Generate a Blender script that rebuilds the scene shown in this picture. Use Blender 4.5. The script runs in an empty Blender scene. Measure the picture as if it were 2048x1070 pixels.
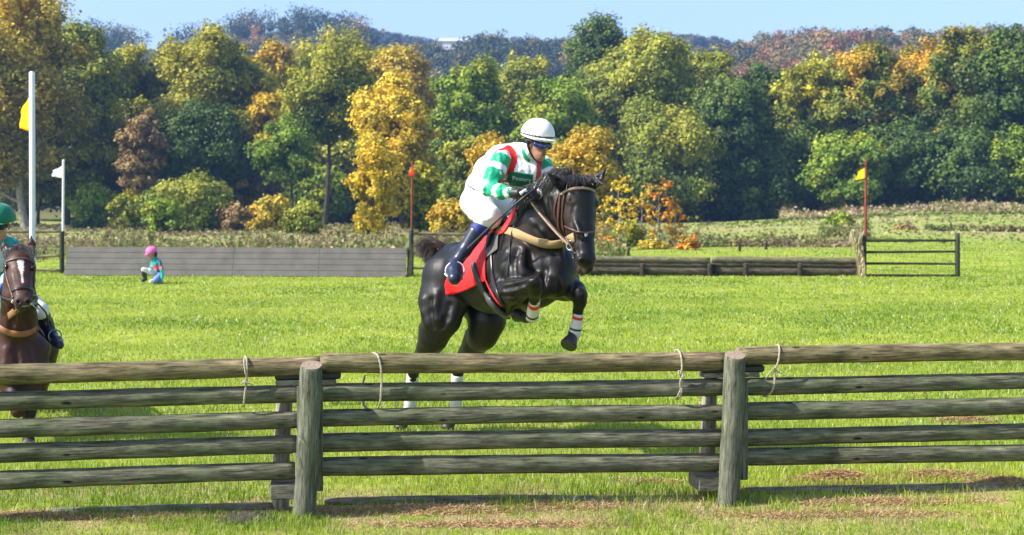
import bpy, math, random
import numpy as np
from mathutils import Vector, Matrix

# ------------------------------------------------------------------ camera, light, exposure
F = 2800.0            # focal length in pixels of the 2048 px wide photograph
EYE = 2.19            # eye height above the near ground
HOR = 416.0           # picture row of the eye-level line
S = bpy.context.scene
COL = S.collection
cam = bpy.data.cameras.new("camera")
cam.sensor_width = 36.0
cam.lens = F / 2048.0 * 36.0
cam.shift_y = -(535.0 - HOR) / 2048.0
cam.clip_start = 0.1
cam.clip_end = 6000
camo = bpy.data.objects.new("camera", cam)
COL.objects.link(camo)
camo.location = (0, 0, EYE)
camo.rotation_euler = (math.pi / 2, 0, 0)
cam.dof.use_dof = True
cam.dof.focus_distance = 11.6
cam.dof.aperture_fstop = 3.4
S.camera = camo

SUN_AZ = math.atan2(-0.30, -1.0)       # the sun stands to the left, a little in front
SUN_EL = math.radians(43)
sd = Vector((math.cos(SUN_AZ) * math.cos(SUN_EL), math.sin(SUN_AZ) * math.cos(SUN_EL), math.sin(SUN_EL)))
W = bpy.data.worlds.new("World")
S.world = W
W.use_nodes = True
wn = W.node_tree
sky = wn.nodes.new("ShaderNodeTexSky")
sky.sky_type = 'NISHITA'
sky.sun_disc = False
sky.sun_elevation = SUN_EL
sky.sun_rotation = math.atan2(sd.x, sd.y)
sky.altitude = 200
sky.air_density = 1.0
sky.dust_density = 2.2
sky.ozone_density = 1.6
wn.nodes['Background'].inputs['Strength'].default_value = 0.14
wn.links.new(sky.outputs[0], wn.nodes['Background'].inputs[0])
sl = bpy.data.lights.new("sun", 'SUN')
sl.energy = 4.6
sl.angle = math.radians(0.53)
sl.color = (1.0, 0.955, 0.88)
so = bpy.data.objects.new("sun", sl)
COL.objects.link(so)
so.location = (-30, -10, 40)
so.rotation_euler = (-sd).to_track_quat('-Z', 'Y').to_euler()
S.view_settings.view_transform = 'Standard'
S.view_settings.look = 'None'
S.view_settings.exposure = 0.94
S.view_settings.gamma = 1.0
S.render.engine = 'CYCLES'
S.cycles.max_bounces = 6
S.cycles.diffuse_bounces = 2
S.cycles.glossy_bounces = 2
S.cycles.transmission_bounces = 3
S.cycles.transparent_max_bounces = 4
S.cycles.volume_bounces = 0
S.cycles.use_denoising = True

rng = np.random.default_rng(7)
random.seed(7)

# ------------------------------------------------------------------ helpers
def P(px, py, D):
    """point seen at pixel (px,py) of the photograph at distance D along the view"""
    return Vector(((px - 1024.0) * D / F, D, EYE - (py - HOR) * D / F))

def PA(px, py, D):
    return np.array(P(px, py, D))

def tag(o, label=None, cat=None, group=None, kind=None):
    if label: o['label'] = label
    if cat: o['category'] = cat
    if group: o['group'] = group
    if kind: o['kind'] = kind
    return o

def empty(name, loc, label, cat, group=None, rz=0.0):
    o = bpy.data.objects.new(name, None)
    o.empty_display_size = 0.2
    COL.objects.link(o)
    o.location = loc
    o.rotation_euler = (0, 0, rz)
    bpy.context.view_layer.update()
    return tag(o, label, cat, group)

def adopt(o, parent):
    """parent o and keep it where it stands (parents here are only moved and turned about z)"""
    if parent is not None:
        o.parent = parent
        pm = Matrix.Translation(parent.location) @ parent.rotation_euler.to_matrix().to_4x4()
        q = parent
        while q.parent is not None:
            q = q.parent
            pm = Matrix.Translation(q.location) @ q.rotation_euler.to_matrix().to_4x4() @ pm
        o.matrix_parent_inverse = pm.inverted()
    return o

def mesh_np(name, V, Q, mat, parent=None, cols=None, smooth=True, mats=None, midx=None):
    """numpy vertices + faces (n,3)/(n,4) array or list -> ONE mesh object"""
    me = bpy.data.meshes.new(name)
    V = np.asarray(V, dtype=np.float32)
    if isinstance(Q, np.ndarray):
        n, k = Q.shape
        me.vertices.add(len(V)); me.vertices.foreach_set("co", V.ravel())
        me.loops.add(n * k); me.loops.foreach_set("vertex_index", Q.astype(np.int32).ravel())
        me.polygons.add(n)
        me.polygons.foreach_set("loop_start", np.arange(0, n * k, k, dtype=np.int32))
        me.update(calc_edges=True)
    else:
        me.from_pydata([tuple(v) for v in V], [], Q)
    if smooth:
        me.polygons.foreach_set("use_smooth", np.ones(len(me.polygons), dtype=bool))
    if cols is not None:
        a = me.color_attributes.new("Col", 'FLOAT_COLOR', 'POINT')
        c = np.ones((len(V), 4), dtype=np.float32); c[:, :3] = cols
        a.data.foreach_set("color", c.ravel())
    if mats:
        for m in mats: me.materials.append(m)
        if midx is not None: me.polygons.foreach_set("material_index", np.asarray(midx, dtype=np.int32))
    elif mat: me.materials.append(mat)
    me.validate()
    o = bpy.data.objects.new(name, me)
    COL.objects.link(o)
    adopt(o, parent)
    return o

class MB:
    """collects simple shapes and links them as ONE mesh object"""
    def __init__(s): s.v = []; s.f = []
    def box(s, c, size, R=None, bevel=0.0):
        hx, hy, hz = [q / 2 for q in size]
        R = R or Matrix.Identity(3)
        c = Vector(c)
        b = min(bevel, hx * .9, hy * .9, hz * .9)
        n0 = len(s.v)
        if b <= 0:
            for x in (-hx, hx):
                for y in (-hy, hy):
                    for z in (-hz, hz): s.v.append(c + R @ Vector((x, y, z)))
            for q in ((0,1,3,2),(4,6,7,5),(0,4,5,1),(2,3,7,6),(0,2,6,4),(1,5,7,3)): s.f.append([n0 + i for i in q])
        else:
            prof = [(-hx+b,-hy),(hx-b,-hy),(hx,-hy+b),(hx,hy-b),(hx-b,hy),(-hx+b,hy),(-hx,hy-b),(-hx,-hy+b)]
            inn = [(math.copysign(max(abs(x)-b,0),x), math.copysign(max(abs(y)-b,0),y)) for x, y in prof]
            rings = [(inn,-hz),(prof,-hz+b),(prof,hz-b),(inn,hz)]
            for pr, z in rings:
                for x, y in pr: s.v.append(c + R @ Vector((x, y, z)))
            for k in range(3):
                for i in range(8):
                    j = (i+1) % 8
                    s.f.append([n0+k*8+i, n0+k*8+j, n0+k*8+8+j, n0+k*8+8+i])
            s.f.append([n0+i for i in range(7,-1,-1)]); s.f.append([n0+24+i for i in range(8)])
        return s
    def tube(s, pts, rad, seg=10, cap=True, flat=None, ell=1.0, wob=0.0):
        """swept tube; rad number or list; flat: vector along which the section is squashed by ell"""
        pts = [Vector(p) for p in pts]
        n = len(pts)
        if not hasattr(rad, '__len__'): rad = [rad] * n
        n0 = len(s.v)
        up = None
        for i, p in enumerate(pts):
            t = (pts[min(i+1, n-1)] - pts[max(i-1, 0)])
            if t.length < 1e-9: t = Vector((0,0,1))
            t.normalize()
            if flat is not None:
                u = Vector(flat) - t * Vector(flat).dot(t)
                if u.length < 1e-6: u = t.orthogonal()
            elif up is None: u = t.orthogonal()
            else: u = up - t * up.dot(t)
            u.normalize(); up = u
            w = t.cross(u)
            for k in range(seg):
                a = 2 * math.pi * k / seg
                r = rad[i] * (1 + (random.uniform(-wob, wob) if wob else 0))
                s.v.append(p + u * (math.cos(a) * r * ell) + w * (math.sin(a) * r))
        for i in range(n - 1):
            for k in range(seg):
                j = (k+1) % seg
                s.f.append([n0+i*seg+k, n0+i*seg+j, n0+(i+1)*seg+j, n0+(i+1)*seg+k])
        if cap:
            s.f.append([n0+k for k in range(seg-1,-1,-1)])
            s.f.append([n0+(n-1)*seg+k for k in range(seg)])
        return s
    def quad(s, a, b, c, d):
        n0 = len(s.v); s.v += [Vector(a), Vector(b), Vector(c), Vector(d)]; s.f.append([n0, n0+1, n0+2, n0+3]); return s
    def build(s, name, mat, parent=None, smooth=False):
        me = bpy.data.meshes.new(name)
        me.from_pydata([tuple(v) for v in s.v], [], s.f)
        if mat: me.materials.append(mat)
        if smooth: me.polygons.foreach_set("use_smooth", np.ones(len(me.polygons), dtype=bool))
        me.update()
        o = bpy.data.objects.new(name, me)
        COL.objects.link(o)
        if smooth and smooth != 'all':
            try: me.set_sharp_from_angle(angle=math.radians(50))
            except Exception: pass
        return adopt(o, parent)

def lerp(a, b, t): return a + (b - a) * t
def sstep(a, b, x):
    t = np.clip((x - a) / (b - a), 0, 1); return t * t * (3 - 2 * t)

def bez(pts, n=12):
    """Catmull-Rom through the points"""
    pts = [Vector(p) for p in pts]
    out = []
    m = len(pts)
    for i in range(m - 1):
        p0 = pts[max(i-1, 0)]; p1 = pts[i]; p2 = pts[i+1]; p3 = pts[min(i+2, m-1)]
        for k in range(n):
            t = k / n
            out.append(0.5 * ((2*p1) + (p2-p0)*t + (2*p0-5*p1+4*p2-p3)*t*t + (3*p1-p0-3*p2+p3)*t*t*t))
    out.append(pts[-1])
    return out

# ---- materials
def nmat(name):
    m = bpy.data.materials.new(name); m.use_nodes = True
    nt = m.node_tree
    return m, nt, nt.nodes['Principled BSDF'], nt.nodes['Material Output']

def N(nt, t, **kw):
    n = nt.nodes.new(t)
    for k, v in kw.items():
        if k in n.inputs: n.inputs[k].default_value = v
        else: setattr(n, k, v)
    return n

def ramp(nt, stops, src, interp='LINEAR'):
    r = nt.nodes.new('ShaderNodeValToRGB')
    r.color_ramp.interpolation = interp
    e = r.color_ramp.elements
    while len(e) > 1: e.remove(e[-1])
    e[0].position = stops[0][0]; e[0].color = (*stops[0][1], 1)
    for p, c in stops[1:]:
        q = e.new(p); q.color = (*c, 1)
    nt.links.new(src, r.inputs[0])
    return r.outputs[0]

def mixc(nt, fac, a, b, mode='MIX'):
    m = nt.nodes.new('ShaderNodeMix'); m.data_type = 'RGBA'; m.blend_type = mode
    for sock, v in ((m.inputs[0], fac), (m.inputs[6], a), (m.inputs[7], b)):
        if isinstance(v, bpy.types.NodeSocket): nt.links.new(v, sock)
        else: sock.default_value = v if not isinstance(v, tuple) else (*v, 1)
    return m.outputs[2]

def noise(nt, vec, scale, detail=4, rough=0.55, out='Fac'):
    n = N(nt, 'ShaderNodeTexNoise', Scale=scale, Detail=detail, Roughness=rough)
    if vec is not None: nt.links.new(vec, n.inputs['Vector'])
    return n.outputs[out]

def mapping(nt, vec, scale=(1,1,1), rot=(0,0,0)):
    m = nt.nodes.new('ShaderNodeMapping')
    m.inputs['Scale'].default_value = scale; m.inputs['Rotation'].default_value = rot
    nt.links.new(vec, m.inputs['Vector']); return m.outputs[0]

def objco(nt): return nt.nodes.new('ShaderNodeTexCoord').outputs['Object']

def bump(nt, b, h, strength=0.3, dist=0.01):
    n = N(nt, 'ShaderNodeBump', Strength=strength, Distance=dist)
    nt.links.new(h, n.inputs['Height']); nt.links.new(n.outputs[0], b.inputs['Normal'])

def plain(name, col, rough=0.6, var=0.12, scale=30, metal=0.0, bmp=0.15, bd=0.003, spec=0.5, sheen=0.0):
    m, nt, b, o = nmat(name)
    oc = objco(nt)
    n = noise(nt, oc, scale, 5)
    c = ramp(nt, [(0.3, tuple(q * (1 - var) for q in col)), (0.7, tuple(min(1, q * (1 + var)) for q in col))], n)
    nt.links.new(c, b.inputs['Base Color'])
    b.inputs['Roughness'].default_value = rough
    b.inputs['Metallic'].default_value = metal
    b.inputs['Specular IOR Level'].default_value = spec
    if sheen: b.inputs['Sheen Weight'].default_value = sheen
    if bmp: bump(nt, b, noise(nt, oc, scale * 3, 4), bmp, bd)
    return m

def colmat(name, rough=0.6, bmp=0.2, bd=0.004, bscale=60, spec=0.4, var=0.15, sheen=0.0):
    """base colour from the mesh's own Col attribute (prints, markings), mottled a little"""
    m, nt, b, o = nmat(name)
    at = N(nt, 'ShaderNodeAttribute', attribute_name='Col')
    oc = objco(nt)
    n = noise(nt, oc, bscale * 0.5, 4)
    f = ramp(nt, [(0.25, (1 - var,) * 3), (0.75, (1 + 0 * var,) * 3)], n)
    nt.links.new(mixc(nt, 1.0, at.outputs['Color'], f, 'MULTIPLY'), b.inputs['Base Color'])
    b.inputs['Roughness'].default_value = rough
    b.inputs['Specular IOR Level'].default_value = spec
    if sheen: b.inputs['Sheen Weight'].default_value = sheen
    if bmp: bump(nt, b, noise(nt, oc, bscale, 5, 0.6), bmp, bd)
    return m

# ---- implicit bodies: tapered limbs blended smoothly, then surface nets
class SDF:
    def __init__(s, vox=0.01): s.vox = vox; s.pr = []; s.neg = []; s.grow = 0.0
    def cone(s, a, b, ra, rb, k=0.03, flat=None, ell=1.0, neg=False):
        (s.neg if neg else s.pr).append((np.array(a, float), np.array(b, float), ra, rb, k,
            None if flat is None else np.array(Vector(flat).normalized()), ell))
        return s
    def chain(s, pts, k=0.03, flat=None, ell=1.0):
        """pts: list of (point, radius)"""
        for (a, ra), (b, rb) in zip(pts[:-1], pts[1:]): s.cone(a, b, ra, rb, k, flat, ell)
        return s
    def ball(s, c, r, k=0.03, flat=None, ell=1.0, neg=False):
        return s.cone(c, c, r, r, k, flat, ell, neg)
    @staticmethod
    def dist(Pt, pr):
        a, b, ra, rb, k, fl, ell = pr
        ab = b - a; L2 = float(ab @ ab)
        d = Pt - a
        if L2 > 1e-12:
            t = np.clip((d @ ab) / L2, 0, 1); d = d - t[..., None] * ab; r = ra + (rb - ra) * t
        else: r = ra
        if fl is not None and ell != 1.0:
            u = d @ fl
            d = d + (u * (1.0 / ell - 1.0))[..., None] * fl
            sc = ell if ell < 1 else 1.0
            n = np.sqrt((d * d).sum(-1))
            g = np.sqrt(n * n - u * u / ell / ell + u * u / ell ** 4 + 1e-12)
            return (n - r) * n / g
        return np.sqrt((d * d).sum(-1)) - r
    def field(s):
        v = s.vox
        lo = np.min([np.minimum(p[0] - p[2] * max(1, p[6]), p[1] - p[3] * max(1, p[6])) for p in s.pr], 0) - 4 * v - s.grow
        hi = np.max([np.maximum(p[0] + p[2] * max(1, p[6]), p[1] + p[3] * max(1, p[6])) for p in s.pr], 0) + 4 * v + s.grow
        n = np.ceil((hi - lo) / v).astype(int) + 1
        G = np.full(n, 0.5, dtype=np.float32)
        for i, p in enumerate(s.pr + s.neg):
            isneg = i >= len(s.pr)
            R = max(p[2], p[3]) * max(1, p[6]) + p[4] * 1.2 + 3 * v + s.grow
            a = np.maximum(np.floor((np.minimum(p[0], p[1]) - R - lo) / v).astype(int), 0)
            b = np.minimum(np.ceil((np.maximum(p[0], p[1]) + R - lo) / v).astype(int) + 1, n)
            if (b <= a).any(): continue
            ax = [lo[q] + v * np.arange(a[q], b[q]) for q in range(3)]
            X = np.stack(np.meshgrid(*ax, indexing='ij'), -1)
            d = s.dist(X, p).astype(np.float32)
            if not isneg: d = d - s.grow
            sl_ = tuple(slice(a[q], b[q]) for q in range(3))
            g = G[sl_]; k = max(p[4], 1e-4)
            if isneg:
                h = np.maximum(k - np.abs(g + d), 0) / k
                G[sl_] = np.maximum(g, -d) + h * h * k * 0.25
            else:
                h = np.maximum(k - np.abs(g - d), 0) / k
                G[sl_] = np.minimum(g, d) - h * h * k * 0.25
        return lo, G
    def mesh(s, cut=None, smooth=1):
        lo, G = s.field(); v = s.vox
        if cut is not None:
            ax = [lo[q] + v * np.arange(G.shape[q]) for q in range(3)]
            X = np.stack(np.meshgrid(*ax, indexing='ij'), -1)
            G = np.maximum(G, cut(X).astype(np.float32))
        In = G < 0
        c = [In[i:In.shape[0]-1+i, j:In.shape[1]-1+j, k:In.shape[2]-1+k] for i in (0,1) for j in (0,1) for k in (0,1)]
        sm = sum(q.astype(np.int8) for q in c)
        act = (sm > 0) & (sm < 8)
        I = np.argwhere(act)
        idx = -np.ones(act.shape, dtype=np.int64); idx[tuple(I.T)] = np.arange(len(I))
        cor = np.array([(i, j, k) for i in (0,1) for j in (0,1) for k in (0,1)])
        val = np.stack([G[tuple((I + q).T)] for q in cor], 1)
        acc = np.zeros((len(I), 3)); cnt = np.zeros(len(I))
        for a in range(8):
            for b in range(a + 1, 8):
                if np.abs(cor[a] - cor[b]).sum() != 1: continue
                m = (val[:, a] < 0) != (val[:, b] < 0)
                t = val[:, a] / (val[:, a] - val[:, b] + 1e-20)
                pt = cor[a] + (cor[b] - cor[a]) * t[:, None]
                acc[m] += pt[m]; cnt[m] += 1
        V = lo + (I + acc / cnt[:, None]) * v
        faces = []
        for ax_ in range(3):
            u, w = [(1, 2), (2, 0), (0, 1)][ax_]
            sh = [slice(None)] * 3; s2 = [slice(None)] * 3
            sh[ax_] = slice(0, -1); s2[ax_] = slice(1, None)
            A = In[tuple(sh)]; B = In[tuple(s2)]
            ch = A != B
            E = np.argwhere(ch)
            ok = (E[:, u] > 0) & (E[:, w] > 0) & (E[:, u] < act.shape[u]) & (E[:, w] < act.shape[w]) & (E[:, ax_] < act.shape[ax_])
            E = E[ok]
            flip = ~A[tuple(E.T)]
            eu = np.zeros(3, int); eu[u] = 1; ew = np.zeros(3, int); ew[w] = 1
            q = np.stack([idx[tuple((E - eu - ew).T)], idx[tuple((E - ew).T)], idx[tuple(E.T)], idx[tuple((E - eu).T)]], 1)
            q[flip] = q[flip][:, ::-1]
            faces.append(q)
        Q = np.concatenate(faces)
        Q = Q[(Q >= 0).all(1)]
        for _ in range(smooth):
            S_ = np.zeros_like(V); C_ = np.zeros(len(V))
            for a, b in ((0,1),(1,2),(2,3),(3,0)):
                np.add.at(S_, Q[:, a], V[Q[:, b]]); np.add.at(C_, Q[:, a], 1)
                np.add.at(S_, Q[:, b], V[Q[:, a]]); np.add.at(C_, Q[:, b], 1)
            V = V * 0.5 + 0.5 * S_ / np.maximum(C_, 1)[:, None]
        return V, Q

def sdf_obj(name, sdf, mat, parent=None, colfn=None, cut=None, smooth=1):
    V, Q = sdf.mesh(cut, smooth)
    return mesh_np(name, V, Q, mat, parent, cols=None if colfn is None else colfn(V))

def ground_z(x, y):
    """height of the land; the course is flat, the field rises on the right and to the far hills"""
    x = np.asarray(x, float); y = np.asarray(y, float)
    z = 0.012 * np.sin(x * 1.7 + 0.4 * y) * np.sin(y * 0.9 + 1.0) * sstep(9, 11, y) * (1 - sstep(12.5, 14, y))
    t = sstep(70, 200, y)
    r = x / np.maximum(y, 1.0)
    z = z + 2.5 * t * sstep(0.10, 0.34, r)
    z = z + 0.25 * sstep(48, 75, y) * np.sin(x * 0.06 + 1.0) * sstep(48, 60, y)
    return z
# ------------------------------------------------------------------ land
def far_z(x, y):
    r = x / np.maximum(y, 1.0)
    right = sstep(0.06, 0.2, r); mid = sstep(-0.13, -0.08, r) * (1 - right)
    ks = [(240, 0.0, 0.0, 0.0), (300, 6, 6, 8), (430, 30, 30, 42), (560, 56, 58, 66), (740, 91, 78, 84),
          (1120, 128, 132, 118), (1500, 128, 134, 130), (6000, 130, 140, 140)]
    yy = [k[0] for k in ks]
    zl = np.interp(y, yy, [k[1] for k in ks]); zm = np.interp(y, yy, [k[2] for k in ks]); zr = np.interp(y, yy, [k[3] for k in ks])
    z = zl * (1 - mid - right) + zm * mid + zr * right
    z = z + sstep(330, 600, y) * (4.5 * np.sin(x * 0.021 + y * 0.004) + 3 * np.sin(x * 0.05 + 1.3))
    return z

def land_z(x, y):
    return ground_z(x, y) + far_z(np.asarray(x, float), np.asarray(y, float))

def G(px, row):
    """where the sight line through a pixel meets the land"""
    D = 6.0
    while D < 1500:
        D *= 1.002
        X = (px - 1024) * D / F; Z = EYE - (row - HOR) * D / F
        if Z <= float(land_z(X, D)): break
    return Vector((X, D, float(land_z(X, D))))

def grid_sheet(xs, ys):
    X, Y = np.meshgrid(xs, ys, indexing='ij')
    Z = land_z(X, Y)
    V = np.stack([X, Y, Z], -1).reshape(-1, 3)
    nx, ny = len(xs), len(ys)
    i, j = np.meshgrid(np.arange(nx - 1), np.arange(ny - 1), indexing='ij')
    a = (i * ny + j).ravel()
    return V, np.stack([a, a + ny, a + ny + 1, a + 1], 1)

def land_material():
    m, nt, b, o = nmat("turf")
    oc = objco(nt)
    sep = nt.nodes.new('ShaderNodeSeparateXYZ'); nt.links.new(oc, sep.inputs[0])
    n1 = noise(nt, oc, 0.55, 5, 0.6)
    n2 = noise(nt, oc, 9.0, 6, 0.7)
    n3 = noise(nt, mapping(nt, oc, (1, 0.35, 1)), 2.2, 4, 0.6)
    base = ramp(nt, [(0.30, (0.15, 0.22, 0.018)), (0.50, (0.24, 0.31, 0.03)), (0.72, (0.36, 0.39, 0.06))], n1)
    base = mixc(nt, ramp(nt, [(0.45, (0,) * 3), (0.75, (1,) * 3)], n3), base, (0.27, 0.32, 0.05))
    base = mixc(nt, 0.8, base, ramp(nt, [(0.3, (0.55,) * 3), (0.7, (1.3,) * 3)], n2), 'MULTIPLY')
    # worn straw coloured strip under the jump
    def band(sock, a, bb, c, d):
        m1 = N(nt, 'ShaderNodeMapRange'); nt.links.new(sock, m1.inputs[0]); m1.inputs[1].default_value = a; m1.inputs[2].default_value = bb
        m2 = N(nt, 'ShaderNodeMapRange'); nt.links.new(sock, m2.inputs[0]); m2.inputs[1].default_value = d; m2.inputs[2].default_value = c
        mm = N(nt, 'ShaderNodeMath', operation='MULTIPLY'); nt.links.new(m1.outputs[0], mm.inputs[0]); nt.links.new(m2.outputs[0], mm.inputs[1])
        return mm.outputs[0]
    straw = band(sep.outputs[1], 9.2, 9.9, 10.6, 11.4)
    sn = ramp(nt, [(0.42, (0,) * 3), (0.6, (1,) * 3)], noise(nt, oc, 1.6, 5, 0.65))
    mm = N(nt, 'ShaderNodeMath', operation='MULTIPLY'); nt.links.new(straw, mm.inputs[0]); nt.links.new(sn, mm.inputs[1])
    base = mixc(nt, mm.outputs[0], base, (0.34, 0.26, 0.13))
    # rough meadow beyond the course: tan, olive and green strips
    mea = noise(nt, mapping(nt, oc, (0.35, 1.3, 1)), 0.045, 5, 0.55)
    mcol = ramp(nt, [(0.32, (0.15, 0.23, 0.03)), (0.46, (0.25, 0.31, 0.06)), (0.56, (0.30, 0.28, 0.11)), (0.72, (0.28, 0.22, 0.12))], mea)
    far = N(nt, 'ShaderNodeMapRange'); nt.links.new(sep.outputs[1], far.inputs[0]); far.inputs[1].default_value = 60; far.inputs[2].default_value = 100
    base = mixc(nt, far.outputs[0], base, mcol)
    hill = N(nt, 'ShaderNodeMapRange'); nt.links.new(sep.outputs[1], hill.inputs[0]); hill.inputs[1].default_value = 215; hill.inputs[2].default_value = 260
    hcol = ramp(nt, [(0.35, (0.05, 0.06, 0.02)), (0.55, (0.10, 0.08, 0.03)), (0.7, (0.14, 0.09, 0.04))], noise(nt, oc, 0.03, 4))
    base = mixc(nt, hill.outputs[0], base, hcol)
    nt.links.new(base, b.inputs['Base Color'])
    b.inputs['Roughness'].default_value = 0.9
    b.inputs['Specular IOR Level'].default_value = 0.1
    bump(nt, b, n2, 0.6, 0.05)
    return m

M_turf = land_material()
ys = np.concatenate([np.arange(-12, 8, 1.0), np.arange(8, 15, 0.1), np.arange(15, 60, 1.0), np.arange(60, 260, 5.0), np.arange(260, 1600, 20.0), [1800, 2400, 3500, 5000]])
xs = np.concatenate([[-3500, -2000, -1200], np.arange(-800, -100, 25.0), np.arange(-100, -10, 3.0), np.arange(-10, 10, 0.25), np.arange(10, 100, 3.0), np.arange(100, 800, 25.0), [1200, 2000, 3500]])
V, Q = grid_sheet(xs, ys)
V[(V[:, 1] > 5000 - 1), 2] += 0
tag(mesh_np("ground", V, Q, M_turf), kind="structure")

# ------------------------------------------------------------------ blades: grass, weeds, straw
def leaf_mat(name, trans=0.35, rough=0.6):
    m, nt, b, o = nmat(name)
    at = N(nt, 'ShaderNodeAttribute', attribute_name='Col')
    b.inputs['Roughness'].default_value = rough
    b.inputs['Specular IOR Level'].default_value = 0.25
    nt.links.new(at.outputs['Color'], b.inputs['Base Color'])
    t = N(nt, 'ShaderNodeBsdfTranslucent')
    nt.links.new(at.outputs['Color'], t.inputs['Color'])
    mx = N(nt, 'ShaderNodeMixShader'); mx.inputs[0].default_value = trans
    nt.links.new(b.outputs[0], mx.inputs[1]); nt.links.new(t.outputs[0], mx.inputs[2])
    nt.links.new(mx.outputs[0], o.inputs['Surface'])
    return m
M_blade = leaf_mat("grass_blade", 0.35, 0.45)
M_leaf = leaf_mat("leaf", 0.22, 0.6)

def blades(pos, h, w, lean, cols, rg):
    """n curved blades; pos (n,3), h, w, lean (n,) -> V,Q,C"""
    n = len(pos)
    a = rg.uniform(0, 2 * np.pi, n); la = rg.uniform(0, 2 * np.pi, n)
    side = np.stack([np.cos(a), np.sin(a), np.zeros(n)], 1) * (w / 2)[:, None]
    ld = np.stack([np.cos(la), np.sin(la), np.zeros(n)], 1)
    up = np.array([0, 0, 1.0])
    p1 = pos + up * (h * 0.55)[:, None] + ld * (lean * h * 0.25)[:, None]
    vert = np.maximum(1 - lean * lean * 0.5, 0.15)
    p2 = pos + up * (h * vert)[:, None] + ld * (lean * h * 0.9)[:, None]
    p1[:, 2] = np.minimum(p1[:, 2], pos[:, 2] + h * vert * 0.7 + 0.004)
    V = np.stack([pos - side, pos + side, p1 - side * 0.8, p1 + side * 0.8, p2 - side * 0.12, p2 + side * 0.12], 1).reshape(-1, 3)
    b = np.arange(n) * 6
    Q = np.concatenate([np.stack([b, b + 1, b + 3, b + 2], 1), np.stack([b + 2, b + 3, b + 5, b + 4], 1)])
    return V, Q, np.repeat(cols, 6, 0)

def rand_dirs(n, r):
    v = r.normal(size=(n, 3)); return v / np.linalg.norm(v, axis=1)[:, None]

def cards(p, nrm, size, cols, r):
    """one small leaf-clump face per point, roughly facing nrm"""
    n = len(p)
    nn = nrm + rand_dirs(n, r) * 0.75; nn /= np.linalg.norm(nn, axis=1)[:, None]
    t = np.cross(nn, rand_dirs(n, r)); t /= np.linalg.norm(t, axis=1)[:, None]
    b = np.cross(nn, t)
    s = size[:, None] * 0.5
    asp = r.uniform(0.55, 1.0, n)[:, None]
    sk = r.uniform(-0.35, 0.35, (n, 1))
    V = np.stack([p - t * s - b * s * asp * 0.6, p + t * s * (0.7 + sk) - b * s * asp, p + t * s + b * s * asp * 0.7, p - t * s * (0.5 - sk) + b * s * asp], 1).reshape(-1, 3)
    i = np.arange(n) * 4
    return V, np.stack([i, i + 1, i + 2, i + 3], 1), np.repeat(cols, 4, 0)

def vnoise(x, y, sc, seed=0):
    """cheap smooth value noise"""
    x = np.asarray(x) * sc; y = np.asarray(y) * sc
    r = np.random.default_rng(seed).random((64, 64))
    i = np.floor(x).astype(int); j = np.floor(y).astype(int)
    fx = x - i; fy = y - j; fx = fx * fx * (3 - 2 * fx); fy = fy * fy * (3 - 2 * fy)
    g = lambda a, b: r[a % 64, b % 64]
    return (g(i, j) * (1 - fx) + g(i + 1, j) * fx) * (1 - fy) + (g(i, j + 1) * (1 - fx) + g(i + 1, j + 1) * fx) * fy

def fence_D(px, off=0.0):
    return (9.91 + 1.476 * 0.1466 + off) / (1 - 0.1466 * (px - 1024) / F)

def scatter(y0, y1, n, rg, margin=1.45):
    y = np.sqrt(rg.uniform(y0 * y0, y1 * y1, n))
    x = rg.uniform(-1, 1, n) * 0.3657 * y * margin
    return x, y

rg = np.random.default_rng(11)
parts = []
for (y0, y1, n, h0, h1, w0) in ((7.6, 10.2, 95000, 0.022, 0.062, 0.005), (10.2, 14, 125000, 0.03, 0.075, 0.006), (14, 22, 140000, 0.03, 0.07, 0.010),
                               (22, 34, 115000, 0.03, 0.065, 0.018), (34, 50, 88000, 0.03, 0.07, 0.03), (50, 85, 52000, 0.03, 0.08, 0.05)):
    x, y = scatter(y0, y1, n, rg)
    nn = vnoise(x, y, 0.9, 1) * 0.6 + vnoise(x, y, 3.1, 2) * 0.4
    keep = rg.random(n) < 0.35 + nn
    x, y, nn = x[keep], y[keep], nn[keep]; n = len(x)
    fl = (y - (9.91 + (x + 1.476) * 0.1466))              # distance behind the jump
    near = np.exp(-((fl + 0.05) / 0.55) ** 2)
    tuft = sstep(0.55, 0.8, vnoise(x, y, 1.3, 5)) * near
    h = rg.uniform(h0, h1, n) * (0.6 + 0.9 * nn) * (1 + 0.9 * tuft)
    w = w0 * rg.uniform(0.6, 1.3, n)
    dry = np.clip(sstep(0.36, 0.60, vnoise(x, y * 1.6, 1.1, 9) * 0.65 + vnoise(x, y, 5, 8) * 0.35) * (0.35 + near * .9 + 0.5 * (fl < -.3)), 0, 1)
    g1 = np.array([0.16, 0.27, 0.022]); g2 = np.array([0.40, 0.47, 0.06]); g3 = np.array([0.46, 0.36, 0.18])
    t = np.clip(rg.normal(0.5, 0.28, n) + (vnoise(x, y, 0.35, 3) - 0.5) * 1.1 + (vnoise(x, y * .5, 0.9, 13) - 0.5) * 0.8 + (vnoise(x * .25, y, 0.5, 33) - 0.5) * 0.9, 0, 1)[:, None]
    c = g1 * (1 - t) + g2 * t
    d = (rg.random(n) < dry * 0.85)[:, None]
    c = np.where(d, g3 * rg.uniform(0.6, 1.25, (n, 1)), c)
    pale = (rg.random(n) < 0.055)[:, None]  # sun glints on the seed heads, painted as pale blades
    c = np.where(pale, np.array([0.55, 0.56, 0.38]), c)
    h = np.where(d[:, 0], h * 0.6, h)
    lean = np.abs(rg.normal(0.45, 0.3, n)) + d[:, 0] * 0.5
    z = land_z(x, y)
    parts.append(blades(np.stack([x, y, z - 0.004], 1), h, w, np.clip(lean, 0, 1.2), c, rg))
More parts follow.
